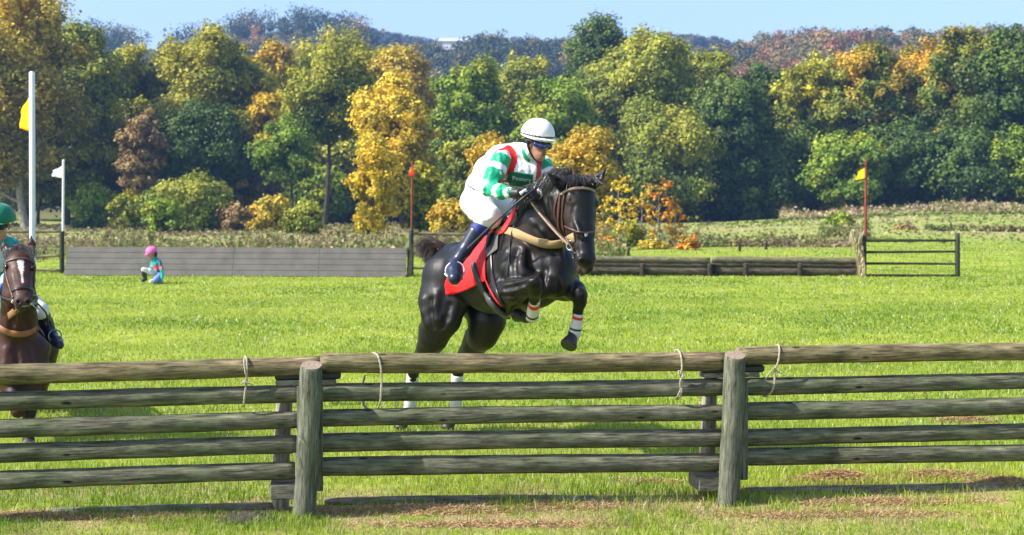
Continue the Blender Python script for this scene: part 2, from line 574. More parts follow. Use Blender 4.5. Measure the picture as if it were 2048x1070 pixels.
def merge(parts):
    off = 0; Vs = []; Qs = []; Cs = []
    for V, Q, C in parts: Vs.append(V); Qs.append(Q + off); Cs.append(C); off += len(V)
    return np.concatenate(Vs), np.concatenate(Qs), np.concatenate(Cs)
V, Q, C = merge(parts)
tag(mesh_np("grass", V, Q, M_blade, cols=C, smooth=False), "bright green mown grass of the race course, with sun glints on seed heads painted as pale blades", "grass", kind="stuff")

# cut straw lying in drifts along the jump
parts = []
for (px, row, rx, ry, hh, n) in ((1672, 962, 0.34, 0.14, 0.085, 8000), (1870, 955, 0.42, 0.13, 0.05, 6000), (2010, 968, 0.25, 0.12, 0.05, 4000), (1930, 842, 0.30, 0.12, 0.05, 1500),
                                 (850, 1022, 0.75, 0.12, 0.035, 9000), (1100, 1012, 0.6, 0.12, 0.02, 5000), (1000, 1050, 0.9, 0.1, 0.01, 3000), (1750, 1005, 0.7, 0.12, 0.02, 6000), (1300, 965, 0.3, 0.10, 0.02, 900), (60, 1035, 0.5, 0.12, 0.03, 4500), (330, 1035, 0.6, 0.12, 0.02, 4500),
                                 (1700, 1030, 0.9, 0.12, 0.012, 2600), (1560, 1035, 0.3, 0.06, 0.015, 800), (1500, 985, 0.3, 0.08, 0.02, 900)):
    g = G(px, row)
    u = rg.normal(0, 0.5, (n, 2)); rr = np.sqrt((u ** 2).sum(1))
    x = g.x + u[:, 0] * rx; y = g.y + u[:, 1] * ry
    z = land_z(x, y) + hh * np.exp(-rr ** 2 * 1.6) * rg.uniform(0.3, 1.0, n)
    c = np.array([0.52, 0.35, 0.18]) * rg.uniform(0.45, 1.35, (n, 1)) * np.array([1, 1, 1]) 
    a = rg.uniform(0, 2 * np.pi, n); L = rg.uniform(0.03, 0.10, n); d = np.stack([np.cos(a), np.sin(a) * 0.7, rg.normal(0, 0.28, n)], 1) * L[:, None] / 2
    s = np.stack([-np.sin(a), np.cos(a), np.full(n, 0.8)], 1) * 0.0022
    p = np.stack([x, y, z], 1)
    Vv = np.stack([p - d - s, p + d - s, p + d + s, p - d + s], 1).reshape(-1, 3); b = np.arange(n) * 4
    parts.append((Vv, np.stack([b, b + 1, b + 2, b + 3], 1), np.repeat(c, 4, 0)))
V, Q, C = merge(parts)
tag(mesh_np("straw", V, Q, M_blade, cols=C, smooth=False), "dry tan cut straw lying in drifts along the foot of the log jump", "straw", kind="stuff")

# tall weeds beyond the course
def weeds(name, label, areas, seed):
    r2 = np.random.default_rng(seed); parts = []
    for (px0, px1, D0, D1, n, h0, h1, pal) in areas:
        D = r2.uniform(D0, D1, n); px = r2.uniform(px0, px1, n)
        x = (px - 1024) * D / F
        k = r2.random(n) < 1.6 * (vnoise(x, D, 0.16, seed + 5) * .6 + vnoise(x, D, 0.5, seed) * .4) - 0.35 ; x, D = x[k], D[k]; m = len(x)
        pal_ = np.array(pal); ci = (vnoise(x, D, 0.22, seed + 1) * len(pal_) * 0.999 + r2.uniform(-.7, .7, m)).clip(0, len(pal_) - 1).astype(int)
        c = pal_[ci] * r2.uniform(0.6, 1.3, (m, 1))
        h = (h0 + (h1 - h0) * r2.random(m) ** .7) * (0.15 + 1.3 * vnoise(x, D, 0.30, seed + 2) * vnoise(x, D, .9, seed + 3) * 1.4)
        q = r2.random(m) < .22
        parts.append(blades(np.stack([x, D, land_z(x, D) - 0.02], 1)[q], h[q] * 1.25, (r2.uniform(0.02, 0.05, m) * (D / 80))[q], np.abs(r2.normal(0.4, 0.3, m))[q], c[q], r2))
        q = ~q; z = land_z(x, D) + h * r2.random(m) ** 1.3
        parts.append(cards(np.stack([x, D, z], 1)[q], rand_dirs(int(q.sum()), r2) + np.array([0, 0, .5]), (r2.uniform(.10, .30, m) * (D / 80) ** .7)[q], c[q], r2))
    V, Q, C = merge(parts)
    tag(mesh_np(name, V, Q, M_leaf, cols=C, smooth=False), label, "weeds", kind="stuff")
TAN = [(0.27, 0.21, 0.11), (0.34, 0.27, 0.14), (0.20, 0.15, 0.09), (0.25, 0.25, 0.08), (0.16, 0.20, 0.05)]
OLV = [(0.10, 0.13, 0.03), (0.17, 0.18, 0.05), (0.22, 0.17, 0.08), (0.26, 0.19, 0.10)]
weeds("tall_weeds", "brown and olive dry weeds in a band behind the grey plank jump", [(-60, 1250, 56, 84, 60000, 0.3, 0.95, TAN)], 21)
weeds("meadow_grass", "rough olive and straw coloured meadow grass between the far fences and the wood", [(-100, 1250, 84, 190, 42000, 0.1, 0.42, OLV + TAN), (1250, 2120, 78, 165, 14000, 0.04, 0.16, [(.20, .27, .05), (.26, .32, .07), (.33, .30, .13)])], 24)
weeds("tall_weeds", "tan dry weeds along the old wire fence behind the long low log jump", [(1180, 1700, 70, 78, 14000, 0.2, 0.6, TAN), (1640, 1740, 80, 90, 6000, 0.4, 1.1, TAN), (1850, 2080, 104, 110, 7000, 0.15, 0.45, TAN)], 22)
weeds("tall_weeds", "pinkish dry weeds on the rising field below the dark trees on the right", [(1560, 2080, 165, 186, 36000, 0.4, 1.1, [(0.38, 0.28, 0.17), (0.42, 0.32, 0.18), (0.30, 0.29, 0.11), (0.40, 0.29, 0.2)]), (1400, 2080, 150, 156, 5000, 0.15, 0.4, OLV)], 23)
# ------------------------------------------------------------------ trees
M_bark = plain("bark", (0.075, 0.06, 0.048), 0.9, 0.35, 3, bmp=0.6, bd=0.05, spec=0.1)
M_bark_pale = plain("pale_bark", (0.30, 0.27, 0.22), 0.9, 0.35, 3, bmp=0.4, bd=0.05, spec=0.1)

def crown_pts(c, rx, rz, r, lobes, dens, lobe=0.38, skirt=0.0, pal=None, size=0.4, solid=True):
    """leaf clumps on many uneven lobes spread through an egg-shaped crown"""
    P_, N_, S_, C_ = [], [], [], []
    pal = np.array(pal)
    if solid: lobes = int(lobes * 0.55 + 9 * max(1.0, rz / rx))
    for i in range(lobes):
        u = (i + 0.5) / lobes; ph = i * 2.39996 + r.uniform(-.6, .6)
        zz = np.clip(1 - 2 * u + r.uniform(-.1, .1), -1, 1)
        rad = (1 - abs(zz) ** 2.6) ** 0.5 if zz > 0 else (1 - abs(zz) ** 4) ** 0.5
        lr = rx * lobe * r.uniform(0.75, 1.3)
        k = r.uniform(0.55, 1.0)
        lc = np.array([rad * math.cos(ph) * (rx - lr * .8) * k, rad * math.sin(ph) * (rx - lr * .8) * k, zz * (rz - lr * 0.6) * (0.85 + 0.15 * k)])
        nsub = 14 if solid else 8
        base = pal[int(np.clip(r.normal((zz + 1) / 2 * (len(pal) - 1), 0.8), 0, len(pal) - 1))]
        for j in range(nsub):
            d = rand_dirs(1, r)[0]; d[2] = abs(d[2]) * 0.7 + d[2] * 0.3
            sc_ = lc + d * lr * r.uniform(0.35, 1.15) * np.array([1, 1, 1.0])
            sr = lr * r.uniform(0.22, 0.55)
            n = max(6, int(dens * sr * sr / (size * size)))
            dd = rand_dirs(n, r)
            pp = sc_ + dd * sr * np.abs(r.normal(0.85, 0.34, (n, 1))) * np.array([1, 1, 0.95])
            P_.append(pp); N_.append(dd * 0.7 + pp / (np.linalg.norm(pp, axis=1)[:, None] + 1e-6) * 0.4 + np.array([0, 0, 0.3]))
            S_.append(size * r.uniform(0.6, 1.35, n))
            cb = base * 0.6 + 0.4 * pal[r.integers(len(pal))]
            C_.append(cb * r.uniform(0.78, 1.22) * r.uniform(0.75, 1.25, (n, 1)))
        if solid:
            n = 110; dd = rand_dirs(n, r)
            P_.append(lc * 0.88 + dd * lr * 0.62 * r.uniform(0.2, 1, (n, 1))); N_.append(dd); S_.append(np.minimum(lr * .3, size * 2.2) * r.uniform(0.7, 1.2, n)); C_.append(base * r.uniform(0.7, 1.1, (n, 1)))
    Pp = np.concatenate(P_) + c; return Pp, np.concatenate(N_), np.concatenate(S_), np.concatenate(C_)

def limbs(mb, base, top, tr, r, spread, nb=7, start=0.3):
    pts = [base]
    n = 6
    for i in range(1, n + 1):
        t = i / n
        pts.append(base.lerp(top, t) + Vector((r.normal(0, .25), r.normal(0, .25), 0)) * spread * 0.12)
    mb.tube(pts, [tr * (1.25 if i == 0 else 1) * (1 - 0.75 * i / n) for i in range(n + 1)], 8)
    for k in range(nb):
        t = start + (0.9 - start) * k / nb
        i = t * n; p = pts[int(i)].lerp(pts[min(int(i) + 1, n)], i - int(i))
        a = r.uniform(0, 6.28); L = spread * r.uniform(0.5, 0.85)
        e = p + Vector((math.cos(a) * L, math.sin(a) * L, L * r.uniform(0.35, 0.9)))
        m = p.lerp(e, 0.5) + Vector((0, 0, -L * 0.06))
        mb.tube([p, m, e], [tr * (1 - t) * 0.6, tr * (1 - t) * 0.35, tr * 0.06], 6)
        for q in range(2):
            e2 = m + Vector((r.normal(), r.normal(), abs(r.normal()) + .3)) * L * 0.35
            mb.tube([m, e2], [tr * (1 - t) * 0.25, tr * 0.04], 5)

def tree(name, label, px, top, base, hw, D, pal, seed, lobes=22, dens=17, low=0.0, size=None, lobe=0.36, bark=None, group=None, cat="tree", trunk=True, nb=7, tlean=0.0, solid=True):
    """crown spans rows top..(base raised by low px) and hw px to each side, at distance D"""
    r = np.random.default_rng(seed)
    if cat == 'bush': low -= (base - top) * 0.35; hw *= 1.1
    elif cat == 'tree': hw *= 1.2 if D > 150 and seed != 106 else 1.05; top += 0.055 * (base - top)
    X = (px - 1024) * D / F
    gz = float(land_z(X, D))
    ztop = EYE - (top - HOR) * D / F
    zlow = EYE - (base - low - HOR) * D / F
    if cat != 'bush': zlow = max(gz + 0.1, zlow)
    rx = hw * D / F; rz = (ztop - zlow) / 2
    c = np.array([X, D, (ztop + zlow) / 2])
    if size is None: size = min(0.40, max(0.15, D / 480))
    pp, nn, ss, cc = crown_pts(c, rx * 1.02, rz * 1.04, r, lobes, dens, lobe, pal=pal, size=size, solid=solid)
    keep = pp[:, 2] > gz + 0.05
    pp, nn, ss, cc = pp[keep], nn[keep], ss[keep], cc[keep]
    V, Q, C = cards(pp, nn, ss, cc, r)
    t = empty(name, (X, D, gz), label, cat, group)
    mesh_np("crown", V, Q, M_leaf, t, cols=C, smooth=False)
    if trunk:
        mb = MB(); tr = max(0.05, (ztop - gz) * 0.016)
        b0 = Vector((X - tlean * rx, D, gz - 0.15)); limbs(mb, b0, Vector((X, D, zlow + rz * 1.6)), tr, r, rx, nb, max(0.12, min(0.6, (zlow - gz) / (ztop - gz + .01))))
        mb.build("trunk", bark or M_bark, t, True)
    return t

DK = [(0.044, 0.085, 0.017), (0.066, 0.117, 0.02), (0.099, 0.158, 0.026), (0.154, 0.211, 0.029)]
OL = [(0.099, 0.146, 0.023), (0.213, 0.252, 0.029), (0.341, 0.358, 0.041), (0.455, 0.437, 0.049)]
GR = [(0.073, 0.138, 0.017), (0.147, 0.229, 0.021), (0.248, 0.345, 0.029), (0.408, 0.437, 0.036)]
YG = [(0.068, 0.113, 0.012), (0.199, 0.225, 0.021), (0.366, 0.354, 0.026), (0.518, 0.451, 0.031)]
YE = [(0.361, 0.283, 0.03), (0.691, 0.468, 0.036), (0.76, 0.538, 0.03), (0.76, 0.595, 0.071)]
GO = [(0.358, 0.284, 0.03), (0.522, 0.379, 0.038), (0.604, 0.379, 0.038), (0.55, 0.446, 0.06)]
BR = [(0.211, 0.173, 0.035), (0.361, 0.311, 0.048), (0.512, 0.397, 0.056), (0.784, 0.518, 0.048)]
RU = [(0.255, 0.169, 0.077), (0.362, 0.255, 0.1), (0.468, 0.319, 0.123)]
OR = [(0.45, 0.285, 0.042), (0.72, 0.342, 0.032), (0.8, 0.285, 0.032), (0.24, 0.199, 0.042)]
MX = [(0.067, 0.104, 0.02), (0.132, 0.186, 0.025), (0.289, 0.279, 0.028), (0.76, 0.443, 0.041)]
GRP = "trees in the wood edge behind the race course"
T = "tree"
L_ = [
 (-190, 20, 450, 100, 175, OL, 40, 24, 16, "olive tree beyond the left end of the wood edge"),
 (-350, 40, 450, 100, 180, YG, 40, 24, 16, "yellow-green tree second beyond the left end of the wood edge"),
 (-520, 50, 450, 110, 185, DK, 40, 24, 16, "dark tree farthest beyond the left end of the wood edge"),
 (2190, 50, 418, 100, 185, MX, 30, 24, 16, "gold-flecked tree beyond the right end of the wood edge"),
 (2350, 60, 418, 110, 185, OL, 30, 24, 16, "olive tree second beyond the right end of the wood edge"),
 (2520, 60, 418, 110, 188, DK, 30, 24, 16, "dark tree farthest beyond the right end of the wood edge"),
 # px, top, base, hw, D, palette, low, lobes, dens, label
 (20, -70, 452, 150, 160, BR, 60, 34, 8, "tall thin brown and orange tree filling the top left corner, sky showing through it"),
 (150, 35, 450, 85, 185, OL, 45, 26, 17, "dark brown-green tree directly right of the white pole with the yellow flag"),
 (255, 72, 448, 72, 205, YG, 60, 22, 17, "green tree under the leftmost blue hill trees, above the white flag"),
 (345, 68, 448, 62, 215, YG, 60, 20, 17, "yellow-green tree just left of the broad yellow-topped green tree"),
 (432, 58, 448, 100, 195, YG, 40, 30, 18, "broad yellow-topped green tree above the large olive bush"),
 (400, 190, 448, 85, 186, DK, 10, 22, 17, "dark green lower tree behind the large olive bush"),
 (545, 72, 446, 55, 212, GO, 60, 20, 17, "narrow orange-yellow tree left of the tall yellow-green tree"),
 (665, 88, 446, 90, 180, YG, 150, 26, 16, "tall yellow-green tree with a bare dark trunk showing below its crown"),
 (535, 165, 446, 40, 190, YE, 120, 14, 15, "slim yellow tree left of the small bright green tree"),
 (575, 235, 444, 58, 170, GR, 70, 16, 17, "small bright green tree under the orange-yellow tree"),
 (690, 58, 446, 105, 240, YG, 60, 26, 16, "green treetop rising behind the yellow trees at the middle left"),
 (800, 78, 446, 72, 215, GO, 60, 22, 16, "ochre treetop behind the tall golden tree"),
 (790, 140, 455, 78, 140, YE, 20, 30, 14, "tall golden yellow tree left of the rider, behind the red-topped pole"),
 (745, 262, 480, 50, 98, YE, 0, 18, 14, "low bright yellow tree at the foot of the tall golden tree"),
 (845, 320, 478, 42, 100, YG, 0, 14, 14, "low yellow-green tree just right of the red-topped pole"),
 (940, 104, 446, 70, 190, GR, 60, 22, 19, "dark green round tree above and left of the white helmet"),
 (925, 262, 450, 58, 150, OL, 10, 16, 17, "olive green low tree behind the back of the rider"),
 (1045, 88, 446, 72, 215, OL, 60, 22, 17, "green tree above the white helmet with a yellowish top"),
 (1195, 26, 446, 75, 235, DK, 60, 24, 18, "tallest dark green treetop right of the helmet, against the sky"),
 (1115, 138, 446, 78, 185, GR, 40, 22, 18, "mid green tree behind and above the ears of the black horse"),
 (1290, 58, 446, 105, 200, OL, 70, 34, 18, "broad olive green tree, the largest right of the rider"),
 (1410, 78, 446, 75, 206, OL, 60, 24, 18, "olive tree overlapping the right side of the broad olive tree"),
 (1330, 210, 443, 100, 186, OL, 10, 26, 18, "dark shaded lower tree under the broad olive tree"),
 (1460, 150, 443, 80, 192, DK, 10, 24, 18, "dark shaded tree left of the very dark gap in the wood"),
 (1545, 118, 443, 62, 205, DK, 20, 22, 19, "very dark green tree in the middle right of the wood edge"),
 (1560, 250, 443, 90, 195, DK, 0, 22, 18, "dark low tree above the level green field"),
 (1640, 108, 432, 75, 198, OL, 50, 24, 18, "tree with a pale yellow top left of the yellow flag"),
 (1610, 112, 432, 45, 195, YG, 120, 14, 16, "small yellow treetop against the orange hill"),
 (1735, 70, 428, 72, 195, MX, 40, 26, 18, "green tree with orange patches directly above the yellow flag"),
 (1835, 76, 424, 72, 202, MX, 40, 24, 18, "green and gold tree right of the tree with orange patches"),
 (1700, 260, 428, 70, 182, GR, 10, 20, 18, "lighter green low tree behind the yellow flag"),
 (1800, 240, 424, 80, 188, DK, 0, 22, 18, "dark low tree right of the yellow flag"),
 (1925, 50, 420, 72, 190, MX, 40, 26, 18, "tall green tree with a golden left edge near the right end"),
 (2020, 42, 418, 80, 186, DK, 40, 26, 18, "dark green tree at the right end of the wood"),
 (1930, 250, 420, 85, 184, DK, 0, 22, 17, "dark low tree below the tall green tree near the right end"),
 (2050, 260, 418, 70, 182, GR, 0, 18, 17, "green low tree cut off by the right edge of the picture"),
 (280, 215, 430, 42, 180, RU, 20, 14, 14, "small russet brown tree left of the dark green lower tree"),
 (215, 200, 445, 70, 196, OL, 10, 18, 17, "dark green tree left of the russet tree"),
 (90, 230, 448, 80, 190, OL, 45, 18, 16, "dark tree with bare trunks behind the white pole"),
 (480, 270, 446, 55, 192, RU, 5, 14, 14, "greyish brown low tree right of the large olive bush"),
 (640, 330, 446, 60, 186, GR, 0, 16, 15, "green low growth behind the bare dark trunk"),
 (985, 262, 468, 62, 110, GO, 10, 20, 14, "yellow leafy tree directly behind the back of the rider"),
 (1160, 258, 470, 76, 104, GO, 0, 28, 15, "ochre yellow tree directly behind the head of the black horse"),
]
for i, (px, top, base, hw, D, pal, low, lobes, dens, label) in enumerate(L_):
    tree(T, label, px, top, base, hw, D, pal, 100 + i, lobes=lobes, dens=dens, low=low, group=GRP,
         bark=M_bark_pale if i == 6 else None, tlean=0.15 if i % 3 else -0.2)
# dark wood deeper in, closing the gaps
WHERE = ["behind the tall white pole", "behind the white flag", "seen behind the russet brown tree", "seen left of the orange-yellow tree", "seen behind the small bright green tree",
         "seen behind the tall golden tree", "seen left of the dark green round tree", "seen above the white helmet", "seen above the ears of the black horse", "left of the broad olive tree",
         "right of the broad olive tree", "seen in the very dark gap of the wood", "seen left of the yellow flag", "seen right of the yellow flag", "left of the tall tree near the right end", "seen at the right end of the wood"]
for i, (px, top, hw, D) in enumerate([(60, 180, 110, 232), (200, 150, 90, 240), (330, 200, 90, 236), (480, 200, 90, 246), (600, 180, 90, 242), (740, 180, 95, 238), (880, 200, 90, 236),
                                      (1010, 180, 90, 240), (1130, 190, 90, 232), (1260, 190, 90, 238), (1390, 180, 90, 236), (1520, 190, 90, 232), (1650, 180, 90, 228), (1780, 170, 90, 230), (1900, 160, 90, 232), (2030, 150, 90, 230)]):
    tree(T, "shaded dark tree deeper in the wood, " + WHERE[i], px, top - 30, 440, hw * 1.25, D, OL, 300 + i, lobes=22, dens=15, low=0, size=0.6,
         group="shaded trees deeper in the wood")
for i, (px, top, base, hw, D, pal, label, nm, dens) in enumerate([
    (186, 370, 452, 48, 160, GR, "round dark green bush right of the pole with the white flag", "bush", 19),
    (258, 388, 452, 36, 155, YG, "small yellow-green bush between the round green bush and the large olive bush", "bush", 18),
    (388, 362, 456, 88, 140, OL, "large olive bush above the grey plank jump", "bush", 18),
    (330, 400, 458, 40, 130, GR, "low green bush at the left foot of the large olive bush", "bush", 17),
    (545, 392, 458, 42, 135, GO, "yellow bush under the small bright green tree", "bush", 16),
    (610, 405, 462, 40, 115, OL, "olive bush left of the bare dark trunk", "bush", 16),
    (470, 412, 458, 36, 138, RU, "brown bush at the right foot of the large olive bush", "bush", 16),
    (905, 400, 486, 46, 90, GO, "yellow bush behind the rump of the black horse", "bush", 15),
    (970, 395, 486, 46, 92, YG, "yellow-green bush behind the knee of the rider", "bush", 15),
    (1682, 430, 456, 28, 112, GR, "small dark green bush alone on the field left of the yellow flag", "bush", 20),
    (1810, 452, 466, 24, 108, RU, "low brown bush on the slope right of the yellow flag", "bush", 16),
    (1216, 470, 510, 22, 66, OR, "small orange bush right of the muzzle of the black horse", "bush", 13),
    (1300, 480, 512, 34, 68, GO, "low yellow bush behind the log jump under the saplings", "bush", 12),
    (1378, 474, 510, 26, 67, OR, "small orange bush at the right end of the saplings", "bush", 12),
    (1255, 440, 512, 40, 72, OL, "greyish olive bush under the saplings", "bush", 9)]):
    t = tree(nm, label, px, top, base, hw, D, pal, 500 + i, lobes=14, dens=dens, low=0, cat="bush", group="bushes between the course and the wood", nb=4, size=min(0.3, D / 480))
for i, (px, top, base, hw, D, pal, label) in enumerate([
    (1238, 345, 508, 34, 70, YE, "thin sapling with a few yellow leaves right of the bridled head"),
    (1318, 352, 508, 36, 70, OR, "thin sapling with orange leaves in the middle of the saplings"),
    (1350, 400, 508, 26, 70, OR, "shorter sapling with rusty orange leaves"),
    (1283, 380, 508, 34, 72, GO, "nearly bare grey sapling between the yellow and the orange one"),
    (1205, 400, 508, 26, 74, GO, "shorter sapling with olive yellow leaves next to the muzzle")]):
    tree("sapling", label, px, top, base, hw, D, pal, 600 + i, lobes=13, dens=2.6, low=22, size=0.12, lobe=0.34, cat="sapling", group="saplings behind the log jump", nb=14, bark=M_bark_pale, solid=False)

# low dark growth along the foot of the wood
rug = np.random.default_rng(44)
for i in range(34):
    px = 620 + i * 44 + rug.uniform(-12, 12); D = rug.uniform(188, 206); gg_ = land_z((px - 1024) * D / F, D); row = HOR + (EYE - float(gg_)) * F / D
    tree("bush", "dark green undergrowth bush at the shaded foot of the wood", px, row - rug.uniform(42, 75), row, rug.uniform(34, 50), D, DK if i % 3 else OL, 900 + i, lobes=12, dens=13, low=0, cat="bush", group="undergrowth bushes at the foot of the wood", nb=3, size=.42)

# ------------------------------------------------------------------ wooded hills far away (one wood, nobody could count it)
def far_wood():
    r = np.random.default_rng(5); parts = []
    AUT = np.array([(0.34, 0.20, 0.09), (0.42, 0.24, 0.09), (0.24, 0.16, 0.08), (0.16, 0.17, 0.07), (0.09, 0.12, 0.05), (0.42, 0.16, 0.08), (0.26, 0.24, 0.08), (0.12, 0.14, 0.06)])
    HAZE_GRN = np.array([(0.04, 0.07, 0.06), (0.055, 0.085, 0.065), (0.06, 0.08, 0.06), (0.11, 0.11, 0.06)])  # the blue of the haze is mixed into these leaf greens
    for (px0, px1, D0, D1, n, h0, h1, aut, size) in ((1380, 2120, 370, 450, 520, 6, 10, 0.95, 0.9), (700, 1400, 470, 570, 330, 6, 10, 0.2, 1.0), (-50, 760, 690, 765, 110, 7, 17, 0.08, 1.2), (-50, 760, 520, 680, 170, 7, 10, 0.3, 1.2),
                                                     (660, 1460, 720, 800, 200, 7, 10, 0.15, 1.3), (640, 1500, 980, 1140, 420, 7, 10, 0.15, 1.6), (1380, 2120, 520, 620, 160, 6, 11, 0.8, 1.2)):
        for i in range(n):
            D = r.uniform(D0, D1); px = r.uniform(px0, px1); x = (px - 1024) * D / F
            z = float(land_z(x, D)); h = r.uniform(h0, h1); rad = h * r.uniform(0.42, 0.62)
            pal = AUT if r.random() < aut else HAZE_GRN
            base = (pal[r.integers(len(pal))] * .65 + pal.mean(0) * .35) * r.uniform(0.88, 1.12)
            for k in range(5):
                cc = np.array([x, D, z + h * 0.5]) + rand_dirs(1, r)[0] * np.array([rad * 0.55, rad * 0.55, h * 0.28])
                m = int(60 * (0.9 / size) ** 0.5) ; d = rand_dirs(m, r)
                p = cc + d * np.array([rad * .6, rad * .6, h * 0.28]) * r.uniform(0.6, 1.05, (m, 1))
                parts.append(cards(p, d + np.array([0, 0, .4]), size * 0.72 * r.uniform(0.7, 1.4, m) , base * r.uniform(0.88, 1.12, (m, 1)), r))
    V, Q, C = merge(parts)
    tag(mesh_np("distant_wood", V, Q, M_leaf, cols=C, smooth=False), "hazy wooded hills, blue on the left and autumn orange on the right", "wood", kind="stuff")
far_wood()
# ------------------------------------------------------------------ wood
def wood_mat(name, c_dark, c_mid, c_lite, green=0.4, axis='X', rough=0.85):
    m, nt, b, o = nmat(name)
    oc = objco(nt)
    st = {'X': (1.2, 16, 16), 'Z': (16, 16, 1.2)}[axis]
    g = noise(nt, mapping(nt, oc, st), 3.0, 6, 0.65)
    col = ramp(nt, [(0.28, c_dark), (0.5, c_mid), (0.72, c_lite)], g)
    alg = noise(nt, mapping(nt, oc, {'X': (0.8, 3, 3), 'Z': (3, 3, 0.8)}[axis]), 2.2, 5, 0.65)
    am = ramp(nt, [(0.42, (0,) * 3), (0.68, (green,) * 3)], alg)
    col = mixc(nt, am, col, (0.085, 0.115, 0.045))
    kn = nt.nodes.new('ShaderNodeTexVoronoi'); kn.inputs['Scale'].default_value = 2.6
    nt.links.new(mapping(nt, oc, {'X': (0.9, 3, 3), 'Z': (3, 3, 0.9)}[axis]), kn.inputs['Vector'])
    km = ramp(nt, [(0.06, (1,) * 3), (0.11, (0,) * 3)], kn.outputs['Distance'])
    col = mixc(nt, km, col, tuple(q * 0.4 for q in c_dark))
    wv = noise(nt, mapping(nt, oc, {'X': (3, 60, 60), 'Z': (60, 60, 3)}[axis]), 2.0, 3, 0.5)
    ck = ramp(nt, [(0.33, (0.22,) * 3), (0.42, (1,) * 3)], wv)
    col = mixc(nt, 0.7, col, ck, 'MULTIPLY')
    pt = ramp(nt, [(0.38, (0.55,) * 3), (0.55, (1.0,) * 3), (0.7, (1.3,) * 3)], noise(nt, mapping(nt, oc, {'X': (1.0, 4, 4), 'Z': (4, 4, 1)}[axis]), 4.5, 5, 0.7))
    col = mixc(nt, 1.0, col, pt, 'MULTIPLY')
    nt.links.new(col, b.inputs['Base Color'])
    b.inputs['Roughness'].default_value = rough
    b.inputs['Specular IOR Level'].default_value = 0.2
    bm = nt.nodes.new('ShaderNodeMath'); bm.operation = 'ADD'; nt.links.new(g, bm.inputs[0]); nt.links.new(ck, bm.inputs[1])
    bump(nt, b, bm.outputs[0], 0.7, 0.010)
    return m
M_top = wood_mat("weathered_top_rail", (0.075, 0.05, 0.03), (0.24, 0.18, 0.10), (0.42, 0.34, 0.21), 0.5)
M_rail = wood_mat("algae_grey_rail", (0.05, 0.048, 0.036), (0.15, 0.145, 0.105), (0.31, 0.285, 0.20), 0.5)
M_post = wood_mat("green_grey_post", (0.055, 0.06, 0.045), (0.15, 0.155, 0.115), (0.27, 0.265, 0.20), 0.45, 'Z')
M_pale = wood_mat("pale_grey_post", (0.2, 0.18, 0.13), (0.4, 0.37, 0.28), (0.55, 0.5, 0.4), 0.15, 'Z')
M_end = plain("end_grain", (0.25, 0.19, 0.13), 0.9, 0.35, 60, bmp=0.4)
M_board = wood_mat("grey_board", (0.10, 0.09, 0.07), (0.22, 0.20, 0.16), (0.34, 0.31, 0.25), 0.3)
M_rubber = plain("black_rubber", (0.012, 0.012, 0.014), 0.55, 0.2, 20)
M_rope = plain("frayed_rope", (0.40, 0.36, 0.26), 0.9, 0.4, 160, bmp=0.8, bd=0.006)
M_dirt = plain("dark_soil", (0.05, 0.042, 0.03), 0.95, 0.5, 14, bmp=1.0, bd=0.03)

def log_obj(name, pts, r0, r1, mat, parent, seed, seg=20, n=26, axis='X', lump=0.05):
    """a round log with bumps, its own axis along local X (or Z) so the grain follows it"""
    r = np.random.default_rng(abs(int(seed)))
    a, b = Vector(pts[0]), Vector(pts[1])
    L = (b - a).length
    q = (b - a).to_track_quat('X' if axis == 'X' else 'Z', 'Z' if axis == 'X' else 'Y')
    V = []; ph = r.uniform(0, 6.28, 6)
    bow = r.normal(0, 0.006, 2)
    for i in range(n + 1):
        t = i / n
        for k in range(seg):
            an = 2 * math.pi * k / seg
            rr = lerp(r0, r1, t) * (1 + lump * math.sin(3 * an + ph[0] + t * 2) * 0.5 + lump * math.sin(t * 17 + ph[1]) * 0.6 + lump * math.sin(t * 41 + 2 * an + ph[2]) * 0.35 + r.normal(0, lump * 0.12))
            if i in (0, n): rr *= 0.93
            y = math.cos(an) * rr + bow[0] * math.sin(math.pi * t); z = math.sin(an) * rr + bow[1] * math.sin(math.pi * t)
            V.append((t * L, y, z) if axis == 'X' else (y, -z, t * L))
    Fc = []; mi = []
    for i in range(n):
        for k in range(seg):
            j = (k + 1) % seg
            Fc.append((i * seg + k, i * seg + j, (i + 1) * seg + j, (i + 1) * seg + k)); mi.append(0)
    Fc.append(tuple(range(seg - 1, -1, -1))); mi.append(1)
    Fc.append(tuple(n * seg + k for k in range(seg))); mi.append(1)
    me = bpy.data.meshes.new(name); me.from_pydata(V, [], Fc)
    me.materials.append(mat); me.materials.append(M_end)
    me.polygons.foreach_set("material_index", mi)
    me.polygons.foreach_set("use_smooth", [m == 0 for m in mi]); me.update()
    o = bpy.data.objects.new(name, me); COL.objects.link(o)
    o.matrix_world = Matrix.Translation(a) @ q.to_matrix().to_4x4()
    o.location = a; o.rotation_euler = q.to_euler()
    return adopt(o, parent)

def PF(px, py, off): return P(px, py, fence_D(px, off))

jump = empty("timber_fence", (fence_D(1024) * 0, fence_D(1024), 0), "long weathered log jump of five round rails tied with rope, across the whole foreground", "fence")
# posts in front of the rails
for (bx, by, tx, ty, r, sd_) in ((607, 1042, 623, 727, 0.080, 1), (1455, 1014, 1470, 707, 0.080, 2)):
    a = PF(bx, by, -0.02); a.z = -0.06; b_ = PF(tx, ty, -0.0)
    o = log_obj("post", (a, b_), r, r * 1.0, M_post, jump, sd_, 24, 20, 'Z', 0.035)
    Mw = Matrix.Translation(a) @ (b_ - a).to_track_quat('Z', 'Y').to_matrix().to_4x4(); Mi = Mw.inverted()
    for v in list(o.data.vertices)[-24:]:
        w = Mw @ v.co; w.z += (w.y - b_.y) * 0.34 - 0.01; v.co = Mi @ w
